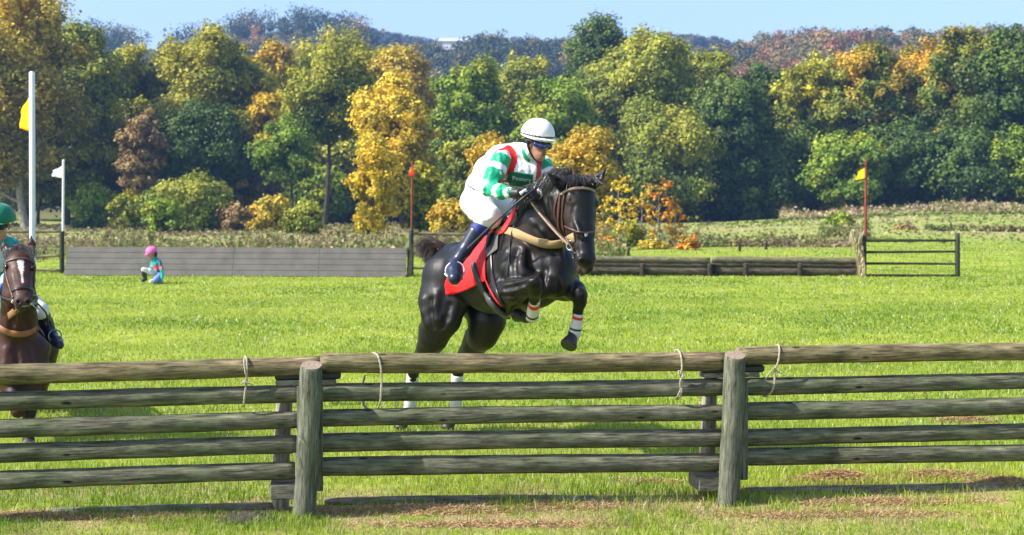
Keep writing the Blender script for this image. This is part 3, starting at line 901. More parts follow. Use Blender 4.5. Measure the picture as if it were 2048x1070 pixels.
# rear posts, slimmer and paler
for (bx, tx, ty, sd_) in ((561, 572, 765, 3), (1413, 1420, 748, 4)):
    a = PF(bx, 1020, 0.36); a.z = -0.05
    log_obj("rear_post", (a, PF(tx, ty, 0.31)), 0.063, 0.058, M_pale, jump, sd_, 18, 16, 'Z', 0.03)
RO = 0.155
rails = [
 # (x0,y0c,x1,y1c, radius, material, off)
 (-160, 752, 640, 731, 0.071, M_top, RO), (640, 726, 1452, 722, 0.073, M_top, RO), (1475, 712, 2260, 702, 0.070, M_top, RO),
 (-160, 808, 604, 787, 0.066, M_rail, RO), (612, 785, 1450, 774, 0.068, M_rail, RO), (1462, 774, 2260, 756, 0.066, M_rail, RO),
 (-160, 862, 600, 839, 0.066, M_rail, RO - .03), (610, 837, 1452, 825, 0.063, M_rail, RO - .03), (1460, 823, 2260, 805, 0.069, M_rail, RO - .03),
 (-160, 911, 597, 888, 0.067, M_rail, RO - .02), (605, 886, 1450, 876, 0.069, M_rail, RO - .02), (1458, 876, 2260, 858, 0.064, M_rail, RO - .02),
 (-160, 967, 590, 941, 0.066, M_rail, RO - .035), (600, 934, 1448, 925, 0.070, M_rail, RO - .035), (1456, 914, 2260, 903, 0.066, M_rail, RO - .035)]
for i, (x0, y0, x1, y1, r, m, off) in enumerate(rails):
    log_obj("rail", (PF(x0, y0, off), PF(x1, y1, off)), r, r * 0.97, m, jump, 20 + i, 22, 44, 'X', 0.03)
fd = Vector((1, 0.1466, 0)).normalized(); fnorm = Vector((0.1466, -1, 0)).normalized()
Rf = Matrix((fd, -fnorm, Vector((0, 0, 1)))).transposed()
for (px, yb, yr) in ((612, 763, 748), (1458, 748, 735)):
    c = PF(px, yb, 0.20); mb = MB(); mb.box(c, (0.43, 0.16, 0.038), Rf, 0.004); mb.build("support_board", M_board, jump)
    c = PF(px + 4, yr + 1, 0.215); mb = MB(); mb.box(c, (0.47, 0.19, 0.055), Rf, 0.012); mb.build("rubber_pad", M_rubber, jump)
for (px, y0, y1) in ((620, 772, 982), (1471, 756, 964)):
    c = PF(px, (y0 + y1) / 2, 0.062); mb = MB(); mb.box(c, (0.185, 0.035, (y1 - y0) / 280), Rf, 0.004); mb.build("batten", M_post, jump)
for (px, py) in ((571, 976), (1414, 961)):
    c = PF(px, py, 0.22); mb = MB(); mb.box(c, (0.21, 0.30, 0.105), Rf, 0.006); mb.build("brace_block", M_board, jump)
# ropes: loops slung round the upper rails
def rope(pts, r=0.0075):
    mb = MB(); q = bez(pts, 8); mb.tube(q, [r * (1 + 0.18 * math.sin(i * 1.9)) for i in range(len(q))], 7)
    mb.build("rope", M_rope, jump, True)
fo = RO - 0.085; bo = RO + 0.085
rope([PF(487, 735, bo), PF(489, 714, RO + .01), PF(493, 718, RO - .06), PF(494, 738, fo), PF(493, 765, fo + .005), PF(490, 785, fo - .003), PF(488, 806, fo + .01), PF(486, 812, RO)])
rope([PF(495, 735, bo), PF(492, 713, RO), PF(488, 722, RO - .06), PF(490, 742, fo - .01), PF(493, 757, fo), PF(482, 768, fo), PF(491, 764, fo - .01), PF(508, 772, fo)], 0.006)
rope([PF(735, 745, bo), PF(742, 712, RO + .03), PF(748, 706, RO), PF(757, 714, RO - .065), PF(762, 738, fo), PF(763, 760, fo + .01), PF(762, 785, fo - .003), PF(760, 805, fo + .01), PF(752, 820, RO - .02), PF(740, 819, RO + .05), PF(728, 810, bo), PF(724, 780, bo + .01), PF(730, 750, bo)])
rope([PF(1352, 735, bo), PF(1350, 705, RO + .02), PF(1356, 700, RO), PF(1362, 712, RO - .065), PF(1364, 735, fo), PF(1361, 752, fo + .01), PF(1363, 772, fo - .003), PF(1362, 788, fo), PF(1355, 799, RO - .03)])
rope([PF(1366, 765, fo), PF(1359, 752, fo), PF(1357, 742, fo + .01), PF(1366, 748, fo), PF(1360, 764, fo - .01), PF(1361, 778, fo - .004), PF(1356, 790, fo), PF(1352, 799, RO - .02)], 0.0055)
rope([PF(1550, 720, bo), PF(1552, 696, RO + .02), PF(1556, 689, RO), PF(1559, 700, RO - .065), PF(1556, 724, fo), PF(1549, 742, fo + .01), PF(1549, 762, fo - .003), PF(1544, 782, fo), PF(1531, 793, RO - .03), PF(1522, 786, RO)])
rope([PF(1549, 735, fo), PF(1536, 750, fo + .01), PF(1530, 760, fo)], 0.005)
rope([PF(1549, 738, fo), PF(1560, 746, fo + .01), PF(1578, 753, fo)], 0.005)
# wire stapled round the left post
mb = MB(); mb.tube(bez([PF(592, 857, -.085), PF(597, 872, -.095), PF(608, 886, -.1)], 6), 0.0035, 6); mb.build("wire", M_rope, jump, True); mb = MB(); mb.tube(bez([PF(588, 905, -.085), PF(591, 922, -.095), PF(600, 936, -.1)], 6), 0.0035, 6)
mb.build("wire", M_rope, jump, True)

# ground poles half sunk in the grass
for (x0, y0, x1, y1, lab, s_) in ((105, 1027, 552, 1017, "grey ground pole sunk in the grass left of the left post", 50), (650, 1008, 1190, 1000, "grey ground pole sunk in the grass between the two posts", 51), (1490, 988, 2120, 972, "grey ground pole sunk in the grass right of the right post", 52)):
    a = G(x0, y0); b_ = G(x1, y1); a.z = b_.z = -0.004
    tag(log_obj("ground_pole", (a, b_), 0.045, 0.045, M_board, None, s_, 14, 30), lab, "pole", "poles lying along the foot of the jump")
# dark mound of soil by the left post
g = G(495, 1050)
Vm = []; Fm = []; nn_ = 28
for i in range(nn_):
    for j in range(nn_):
        u = i / (nn_ - 1) * 2 - 1; v = j / (nn_ - 1) * 2 - 1
        rr = math.sqrt(u * u + v * v)
        h = max(-0.05, 0.06 * (1 - rr ** 2.2) + 0.012 * math.sin(u * 9) * math.cos(v * 7) + random.uniform(-.004, .004))
        Vm.append((g.x + u * 0.26, g.y + 0.12 + v * 0.16, h - 0.01))
for i in range(nn_ - 1):
    for j in range(nn_ - 1):
        a = i * nn_ + j; Fm.append((a, a + nn_, a + nn_ + 1, a + 1))
tag(mesh_np("soil_mound", Vm, Fm, M_dirt), kind="structure")

# ------------------------------------------------------------------ jumps and fences across the course
M_grey = plain("grey_plank", (0.105, 0.098, 0.088), 0.85, 0.2, 2.5, bmp=0.2)
M_dark = wood_mat("dark_creosote", (0.02, 0.017, 0.012), (0.045, 0.038, 0.028), (0.08, 0.07, 0.05), 0.3)
M_oldrail = wood_mat("old_rail", (0.10, 0.085, 0.06), (0.21, 0.18, 0.12), (0.33, 0.28, 0.19), 0.4)
M_darkgreen = plain("green_black_post", (0.025, 0.032, 0.02), 0.8, 0.3, 12)
M_white = plain("white_paint", (0.78, 0.78, 0.78), 0.45, 0.05, 8, bmp=0.05)
M_redpole = plain("dark_red_pole", (0.20, 0.035, 0.02), 0.6, 0.25, 9)
def flagmat(name, c):
    m = leaf_like = None
    m, nt, b, o = nmat(name)
    b.inputs['Base Color'].default_value = (*c, 1); b.inputs['Roughness'].default_value = 0.7
    t = N(nt, 'ShaderNodeBsdfTranslucent'); t.inputs['Color'].default_value = (*c, 1)
    mx = N(nt, 'ShaderNodeMixShader'); mx.inputs[0].default_value = 0.5
    nt.links.new(b.outputs[0], mx.inputs[1]); nt.links.new(t.outputs[0], mx.inputs[2]); nt.links.new(mx.outputs[0], o.inputs['Surface'])
    return m
M_yellow = flagmat("yellow_cloth", (0.9, 0.66, 0.01)); M_wcloth = flagmat("white_cloth", (0.8, 0.8, 0.82)); M_rcloth = flagmat("red_cloth", (0.75, 0.05, 0.02))
M_black = plain("black_edge", (0.015, 0.015, 0.015), 0.6)

# sloping plank jump on the left
t = empty("plank_jump", G(470, 553), "long low grey horizontal plank jump with a dark right end, behind the crouching person", "jump")
gl = G(128, 551); gr = G(812, 555)
for k in range(5):
    z0 = 0.01 + k * 0.182; off = k * 0.085
    a = Vector((gl.x, gl.y + off, z0)); b_ = Vector((gr.x, gr.y + off, z0))
    mb = MB()
    d = (b_ - a).normalized(); Rr = Matrix((d, Vector((-d.y, d.x, 0)), Vector((0, 0, 1)))).transposed()
    segs = 4
    for q in range(segs):
        c0 = a.lerp(b_, (q + .5) / segs); c0.z += 0.089
        mb.box(c0, ((b_ - a).length / segs - 0.006, 0.03, 0.190), Rr @ Matrix.Rotation(-0.42, 3, 'X'), 0.005)
    mb.build("plank", M_grey, t)
mb = MB()
e0 = Vector((gr.x + .02, gr.y - .02, 0)); e1 = Vector((gr.x + .02, gr.y + .95, 0)); e2 = Vector((gr.x + .02, gr.y + .45, 0.93))
w_ = Vector((0.16, 0, 0))
for tri in ((e0, e1, e2),):
    n0 = len(mb.v); mb.v += [*tri, *[p + w_ for p in tri]]; mb.f += [[n0, n0+1, n0+2], [n0+5, n0+4, n0+3], [n0, n0+3, n0+4, n0+1], [n0+1, n0+4, n0+5, n0+2], [n0+2, n0+5, n0+3, n0]]
mb.build("end_board", M_dark, t)

def simple_fence(label, posts, rows, D, rad=0.045, mat=M_oldrail, pmat=M_darkgreen, name="rail_fence", pr=0.075, jit=2.0):
    """posts: (px, top row, bottom row); rows: (px0,row0,px1,row1)"""
    D0 = D; g = P((posts[0][0] + posts[-1][0]) / 2, 500, D); g.z = float(land_z(g.x, g.y))
    t = empty(name, g, label, "fence")
    for i, (px, ty, w) in enumerate(posts):
        a = P(px, 500, D); a.z = float(land_z(a.x, a.y)) - 0.1
        log_obj("post", (a, P(px, ty, D)), w, w * .95, pmat, t, 60 + i + int(px), 10, 6, 'Z', 0.03)
    for i, (x0, y0, x1, y1, rr) in enumerate(rows):
        log_obj("rail", (P(x0, y0, D - .0), P(x1, y1, D - .0)), rr, rr * .8, mat, t, 80 + i + int(x0), 10, 14, 'X', 0.12)
    return t
simple_fence("old split rail fence behind the bay horse, ending at the white flag", [(124, 449, .085), (-70, 452, .085)], [(-70, 464, 124, 463, .06), (-70, 493, 124, 493, .035), (-70, 520, 124, 511, .05), (-70, 536, 124, 541, .05)], 47.0)
simple_fence("short rail fence of two grey rails behind the tail of the black horse", [(822, 455, .08), (1010, 455, .07)], [(822, 466, 1010, 469, .055), (822, 536, 1010, 537, .045)], 45.3)
simple_fence("dark four-rail fence with a stout end post, right of the corn stalks", [(1729, 470, .06), (1915, 466, .085)], [(1731, 481, 1913, 481, .05), (1731, 504, 1913, 503, .045), (1731, 527, 1913, 528, .045), (1731, 551, 1913, 551, .045)], 44.6, mat=M_dark)

# low log jump on the right
M_brownlog = wood_mat('brown_log', (0.03, 0.024, 0.018), (0.085, 0.068, 0.05), (0.17, 0.14, 0.10), 0.3)
t = empty("log_jump", G(1450, 553), "long low jump of grey logs stacked behind the black horse, ending at the corn stalks", "jump")
for (y0, y1, r, m, off, sd_) in ((520, 521, .10, M_oldrail, 0, 1), (543, 544, .13, M_brownlog, -.02, 2), (530, 531, .12, M_brownlog, .05, 3)):
    for q, (xa, xb) in enumerate(((1120, 1420), (1423, 1724))):
        log_obj("log", (P(xa, lerp(y0 - 3, y1, q * .5), 45.2 + off), P(xb, lerp(y0, y1, .5 + q * .5), 45.0 + off)), r, r * .93, m, t, 90 + sd_ * 3 + q, 14, 24, 'X', 0.07)
for px in (1140, 1285, 1420, 1492, 1600, 1716):
    a = P(px, 550, 44.85); a.z = -0.1
    log_obj("post", (a, P(px, 527, 44.85)), .085, .08, M_dark, t, px, 10, 4, 'Z')
mb = MB()
for i in range(420):
    px = random.uniform(1130, 1720); a = P(px, 550, 45.1 + random.uniform(-.1, .25)); a.z = 0.0
    b_ = a + Vector((random.uniform(-.3, .3), 0, random.uniform(.25, .5)))
    mb.tube([a, b_], [.016, .006], 4)
mb.build("brushwood", M_dark, t)

# ---- flags
def cloth(name, outline, mat, parent, D, th=0.006, wave=0.03, turn=1.3):
    """small flag: grid between pole edge (top,bottom) and fly edge (top,bottom), pixel corners"""
    (ax, ay), (bx, by), (cx, cy), (dx, dy) = outline   # pole top, pole bottom, fly bottom, fly top
    n = 12; V = []
    for s_ in (0, 1):
        for i in range(n + 1):
            for j in range(n + 1):
                u = i / n; v = j / n
                px = lerp(lerp(ax, dx, u), lerp(bx, cx, u), v); py = lerp(lerp(ay, dy, u), lerp(by, cy, u), v)
                py += math.sin(u * 4.5 + v) * 1.2 * (u); px += math.sin(v * 5 + 1) * 2 * u
                p = P(px, py, D + u * turn * abs(ax - dx) * D / F); p.y += math.sin(u * 7 + v * 2.5) * wave * u + (th if s_ else 0)
                V.append(p)
    Fc = []; m = (n + 1) ** 2
    for i in range(n):
        for j in range(n):
            a = i * (n + 1) + j
            Fc.append((a, a + 1, a + n + 2, a + n + 1)); Fc.append((m + a, m + a + n + 1, m + a + n + 2, m + a + 1))
    for i in range(n):
        for (a, b_) in ((i, i + 1), (n * (n + 1) + i + 1, n * (n + 1) + i)): Fc.append((a, a + m, b_ + m, b_))
        for (a, b_) in (((i + 1) * (n + 1), i * (n + 1)), (i * (n + 1) + n, (i + 1) * (n + 1) + n)): Fc.append((a, a + m, b_ + m, b_))
    return mesh_np(name, V, Fc, mat, parent)

def pole(px0, y0, px1, y1, D, r, mat, parent, name="pole", down=True):
    a = P(px0, y0, D)
    if down: a.z = float(land_z(a.x, a.y)) - .1
    b_ = P(px1, y1, D)
    mb = MB(); mb.tube([a, a.lerp(b_, .5), b_.lerp(a, 0.004), b_], [r, r, r * .98, r * .6], 16)
    return mb.build(name, mat, parent, True)
g = P(66, 500, 14.6); g.z = 0
t = empty("flag_pole", g, "tall white pole with a yellow flag beside the bay horse", "flag pole")
pole(66, 850, 64, 143, 14.6, .031, M_white, t)
cloth("flag", ((62, 186), (62, 263), (40, 258), (38, 226)), M_yellow, t, 14.6)
g = P(126, 500, 46.9); g.z = 0
t = empty("flag_pole", g, "thin white pole with a small white flag left of the plank jump", "flag pole")
pole(126, 462, 127, 319, 46.9, .04, M_white, t, down=False)
cloth("flag", ((125, 331), (125, 356), (105, 354), (102, 343)), M_wcloth, t, 46.9, th=.02, wave=.1)
g = P(825, 500, 45.2); g.z = 0
t = empty("flag_pole", g, "thin dark red pole with a small red pennant left of the rider", "flag pole")
pole(823, 460, 825, 322, 45.2, .035, M_redpole, t, down=False)
cloth("flag", ((826, 332), (829, 350), (819, 354), (820, 339)), M_rcloth, t, 45.1, th=.02, wave=.03)
g = P(1731, 500, 44.9); g.z = 0
t = empty("flag_pole", g, "dark red pole with a black-edged yellow flag above the corn stalks", "flag pole")
pole(1731, 480, 1732, 322, 44.9, .045, M_redpole, t, down=False)
cloth("flag", ((1732, 332), (1732, 356), (1713, 362), (1715, 342)), M_yellow, t, 44.85, th=.02, wave=.06)
f_ = MB()
for q in (((1732, 331), (1715, 341)), ((1715, 341), (1712, 363)), ((1712, 363), (1732, 357))):
    f_.tube([P(*q_, 44.84 + (1732 - q_[0]) / 17 * 1.3 * .27) for q_ in q], .02, 6)
f_.build("flag_edge", M_black, t)

# bundle of dried corn stalks tied to the end of the log jump
t = empty("corn_stalks", G(1720, 552), "bundle of dried tan corn stalks tied under the yellow flag", "corn stalks")
M_corn = leaf_mat("dry_corn", 0.2); r3 = np.random.default_rng(77)
mb = MB(); 
for i in range(11):
    a = P(1723 + r3.uniform(-4, 4), 550, 44.5 + r3.uniform(-.1, .15)); a.z = 0
    b_ = P(1714 + r3.uniform(-12, 14), 466 + r3.uniform(-14, 20), 44.6 + r3.uniform(-.15, .15)); m_ = a.lerp(b_, .5); m_.x += r3.uniform(-.05, .05)
    mb.tube([a, m_, b_], [.018, .016, .008], 6)
mb.build("stalk", plain("corn_stalk", (0.32, 0.25, 0.13), .8, .3, 10), t, True)
n = 620; hh = np.where(r3.random(n) < .55, r3.uniform(.62, 1.05, n), r3.random(n)); cx = 1724 + r3.normal(0, 1, n) * (2.0 + 7 * np.clip(hh - .6, 0, 1)) - 16 * np.clip(hh - .55, 0, 1) * 2; cy = 550 - hh * 88
p = np.stack([(cx - 1024) * 44.5 / F, 44.5 + r3.normal(0, .12, n), EYE - (cy - HOR) * 44.5 / F], 1)
cc = np.array([0.6, 0.52, 0.32]) * r3.uniform(.35, 1.2, (n, 1))
Vc, Qc, Cc = blades(p, -r3.uniform(.15, .42, n), r3.uniform(.03, .06, n), r3.uniform(-.5, .5, n), cc, r3)
Vc[:, 2] = np.maximum(Vc[:, 2], .01)
mesh_np("husk", Vc, Qc, M_corn, t, cols=Cc, smooth=False)

# old wire fence posts in the meadow
for i, (px, row, hpx, where) in enumerate(((1256, 512, 17, "nearest the saplings"), (1479, 503, 17, "second from the left"), (1532, 499, 16, "third from the left"), (1594, 492, 15, "fourth from the left"), (1648, 485, 14, "left of the brown weeds"),
                                     (1857, 461, 12, "on the slope, left of a pair"), (1902, 462, 18, "tallest on the slope"), (1927, 463, 15, "rightmost on the slope"))):
    g = G(px, row); D = g.y
    tag(log_obj("fence_post", ((g.x, D, g.z - .1), (g.x + random.uniform(-.05, .05), D, g.z + hpx * D / F)), .07, .06, M_dark, None, 200 + i, 8, 4, 'Z'),
        "small dark post of the old meadow fence, " + where, "post", "posts of the old wire fence in the meadow")
mb = MB()
ps = [G(px, row) for (px, row) in ((1256, 512), (1479, 503), (1532, 499), (1594, 492), (1648, 485))]
for h in (.25, .42):
    mb.tube([Vector((p.x, p.y, p.z + h)) for p in ps], .012, 4)
tag(mb.build("fence_wire", M_dark), "thin dark wire strung between the old meadow fence posts", "wire")
# farm building far up the hill and a slim mast on the skyline
def barn():
    D = 560; g = P(905, 88, D)
    t = empty("farm_building", Vector((g.x, D, g.z - 3)), "tiny pale farm building on the far hill above the yellow trees", "building")
    mb = MB(); mb.box((g.x, D, g.z - 1), (14, 6, 3.5)); mb.build("wall", M_white, t)
    mb = MB(); z = g.z + .76
    v = [(g.x - 7.3, D - 3.4, z), (g.x + 7.3, D - 3.4, z), (g.x + 7.3, D, z + 1.6), (g.x - 7.3, D, z + 1.6), (g.x - 7.3, D + 3.4, z), (g.x + 7.3, D + 3.4, z)]
    mb.v += [Vector(q) for q in v]; mb.f += [[0, 1, 2, 3], [3, 2, 5, 4], [0, 3, 4], [1, 5, 2], [0, 4, 5, 1]]
    mb.build("roof", plain("metal_roof", (0.45, 0.5, 0.55), .5, .1, 2), t)
barn()
# ------------------------------------------------------------------ bodies
from mathutils.bvhtree import BVHTree
def J(px, py, D, rp):
    return (PA(px, py, D), rp * D / F)
def JC(sdf, pts, k=0.05, flat=None, ell=1.0):
    return sdf.chain([J(*p) for p in pts], k, flat, ell)

class Skin:
    """surface that straps and cloths are laid on"""
    def __init__(s, *VQ):
        V = []; Q = []
        for v, q in VQ:
            Q += [tuple(int(i) + len(V) for i in f) for f in q]; V += [tuple(p) for p in v]
        s.t = BVHTree.FromPolygons(V, Q)
    def at(s, px, py, lift=0.006, D=None):
        o = Vector((0, 0, EYE)); d = (P(px, py, 1.0) - o).normalized()
        h, n, i, dist = s.t.ray_cast(o, d)
        if h is None:
            q = P(px, py, D or 12.3); h, n, i, dist = s.t.find_nearest(q)
        if n.dot(d) > 0: n = -n
        return h + n * lift, n
def strap(name, skin, pts, w, mat, parent, th=0.006, lift=0.004, n=8, extra=None, sm=2, D=None):
    c = bez([Vector((p[0], p[1], 0)) for p in pts], n)
    A = [skin.at(p.x, p.y, lift, D) for p in c]
    pos = [a[0] for a in A]; nor = [a[1] for a in A]
    for _ in range(sm):
        pos = [pos[0]] + [(pos[i-1] + pos[i] * 2 + pos[i+1]) / 4 for i in range(1, len(pos) - 1)] + [pos[-1]]
        nor = [nor[0]] + [(nor[i-1] + nor[i] * 2 + nor[i+1]).normalized() for i in range(1, len(nor) - 1)] + [nor[-1]]
    if extra: pos = pos + [Vector(e) for e in extra]; nor = nor + [nor[-1]] * len(extra)
    V = []; Fc = []
    for i, p in enumerate(pos):
        t = (pos[min(i+1, len(pos)-1)] - pos[max(i-1, 0)]).normalized(); s_ = t.cross(nor[i]).normalized() * w / 2
        up = nor[i] * th
        V += [p - s_, p - s_ * .9 + up, p + s_ * .9 + up, p + s_, p + s_ - up, p - s_ - up]
    for i in range(len(pos) - 1):
        for k in range(6): Fc.append((i*6+k, (i+1)*6+k, (i+1)*6+(k+1) % 6, i*6+(k+1) % 6))
    Fc += [tuple(range(6)), tuple((len(pos)-1)*6 + k for k in range(5, -1, -1))]
    return mesh_np(name, V, Fc, mat, parent)
def patch_vf(skin, TL, TR, BR, BL, n=18, m=18, lift=0.01, th=0.006, wrinkle=0.0, off=0, bulge=None, lb=0):
    V = []; Fc = []
    rows = []
    for i in range(n + 1):
        for j in range(m + 1):
            u = i / n; v = j / m
            px = lerp(lerp(TL[0], TR[0], u), lerp(BL[0], BR[0], u), v); py = lerp(lerp(TL[1], TR[1], u), lerp(BL[1], BR[1], u), v)
            if bulge: px += bulge[0] * math.sin(math.pi * v) * u; py += bulge[1] * math.sin(math.pi * u) * v
            px -= lb * math.sin(math.pi * min(1, v * 1.0)) ** 1.0 * (1 - u) * v
            p, nn = skin.at(px, py, lift + wrinkle * (1 + math.sin(u * 9 + v * 3)) * v)
            rows.append((p, nn))
    P_ = [r[0] for r in rows]
    for _ in range(3):
        Q_ = list(P_)
        for i in range(1, n):
            for j in range(1, m):
                a = i * (m + 1) + j
                Q_[a] = (P_[a] * 2 + P_[a-1] + P_[a+1] + P_[a-m-1] + P_[a+m+1]) / 6
        P_ = Q_
    k = (n + 1) * (m + 1)
    V = P_ + [P_[a] - rows[a][1] * th for a in range(k)]
    for i in range(n):
        for j in range(m):
            a = i * (m + 1) + j
            Fc.append((a, a + 1, a + m + 2, a + m + 1)); Fc.append((k + a, k + a + m + 1, k + a + m + 2, k + a + 1))
    for i in range(n):
        for a, b in ((i*(m+1), (i+1)*(m+1)), ((i+1)*(m+1)+m, i*(m+1)+m)): Fc.append((a, b, b + k, a + k))
    for j in range(m):
        for a, b in ((j + 1, j), (n*(m+1)+j, n*(m+1)+j+1)): Fc.append((a, b, b + k, a + k))
    return V, [tuple(q + off for q in f) for f in Fc]
def tubeobj(name, pts, r, mat, parent, seg=8, smoothn=8):
    mb = MB(); q = bez(pts, smoothn)
    if hasattr(r, '__len__'):
        m = len(r); rr = [np.interp(i / (len(q) - 1), np.linspace(0, 1, m), r) for i in range(len(q))]
    else: rr = r
    mb.tube(q, rr, seg); return mb.build(name, mat, parent, True)
def wrap(name, p0, p1, r0, r1, base, stripes, parent, mat, over=1.0, seg=20, n=22):
    """bandage round a leg: colour bands by position along it"""
    a, b = Vector(p0), Vector(p1); mb = MB()
    pts = [a.lerp(b, i / n) for i in range(n + 1)]
    mb.tube(pts, [lerp(r0, r1, i / n) * (1 + 0.035 * math.sin(i * 2.1)) for i in range(n + 1)], seg)
    C = []
    for i in range(n + 1):
        c = base; t = i / n
        for s0, s1, sc in stripes:
            if s0 <= t <= s1: c = sc
        C += [c] * seg
    return mesh_np(name, mb.v, mb.f, mat, parent, cols=C)

def torus(name, c, R, r, nrm, mat, parent, ell=1.0):
    q = Vector(nrm).to_track_quat('Z', 'Y').to_matrix(); pts = []
    mb = MB(); n = 24
    for i in range(n + 1):
        a = 2 * math.pi * i / n; pts.append(Vector(c) + q @ Vector((math.cos(a) * R, math.sin(a) * R * ell, 0)))
    mb.tube(pts, r, 8, cap=False); return mb.build(name, mat, parent, True)

def coat(name, c0, c1, rough=0.36, spec=0.5, use_col=False, bs=40):
    m, nt, b, o = nmat(name)
    oc = objco(nt)
    n = noise(nt, oc, 5, 5, 0.6)
    col = ramp(nt, [(0.35, c0), (0.7, c1)], n)
    if use_col:
        at = N(nt, 'ShaderNodeAttribute', attribute_name='Col')
        col = mixc(nt, 1.0, at.outputs['Color'], ramp(nt, [(0.3, (0.75,) * 3), (0.7, (1.15,) * 3)], n), 'MULTIPLY')
    nt.links.new(col, b.inputs['Base Color'])
    hair = noise(nt, mapping(nt, oc, (1, 1, .35)), bs * 6, 3, 0.6)
    mus = noise(nt, mapping(nt, oc, (1.2, 1.2, 0.6)), 7.0, 3, 0.5)
    b1 = N(nt, 'ShaderNodeBump', Strength=0.16, Distance=0.05); nt.links.new(mus, b1.inputs['Height'])
    b2 = N(nt, 'ShaderNodeBump', Strength=0.25, Distance=0.002); nt.links.new(hair, b2.inputs['Height']); nt.links.new(b1.outputs[0], b2.inputs['Normal'])
    nt.links.new(b2.outputs[0], b.inputs['Normal'])
    rr = ramp(nt, [(0.3, (rough - .05,) * 3), (0.7, (rough + .1,) * 3)], noise(nt, oc, 12, 4)); nt.links.new(rr, b.inputs['Roughness'])
    b.inputs['Specular IOR Level'].default_value = spec
    b.inputs['Sheen Weight'].default_value = 0.0
    return m
M_blackcoat = coat("black_coat", (0.011, 0.009, 0.008), (0.024, 0.018, 0.015), 0.42, 0.36, use_col=True)
M_hair = plain("black_hair", (0.05, 0.044, 0.042), 0.38, 0.4, 30, bmp=0.0, spec=0.9)
M_tail = plain("dark_tail_hair", (0.05, 0.03, 0.026), 0.5, 0.4, 20, bmp=0.0, spec=0.5)
M_hoof = plain("hoof_horn", (0.03, 0.026, 0.022), 0.5, 0.3, 30)
M_hoofpale = plain("pale_hoof", (0.45, 0.38, 0.28), 0.6, 0.2, 30)
M_leather = plain("brown_leather", (0.10, 0.045, 0.032), 0.4, 0.25, 40)
M_blackleather = plain("black_leather", (0.012, 0.011, 0.011), 0.35, 0.2, 40)
M_steel = plain("steel", (0.32, 0.32, 0.33), 0.45, 0.05, 10, metal=1.0, bmp=0)
M_web = plain("tan_webbing", (0.36, 0.25, 0.12), 0.8, 0.12, 120, bmp=0.5, bd=0.003)
M_red = plain("red_cloth_saddle", (0.72, 0.012, 0.016), 0.65, 0.12, 12, bmp=0.4, bd=0.01)
M_greyweb = plain("grey_elastic", (0.055, 0.056, 0.06), 0.6, 0.15, 80, bmp=0.3)
M_bandage = colmat("leg_bandage", 0.75, 0.3, 0.003, 120, 0.2, 0.12)
M_paleleather = plain("pale_leather", (0.36, 0.27, 0.2), 0.5, 0.25, 60)

H = (0.74, -0.67, 0); R_ = (-0.67, -0.74, 0)

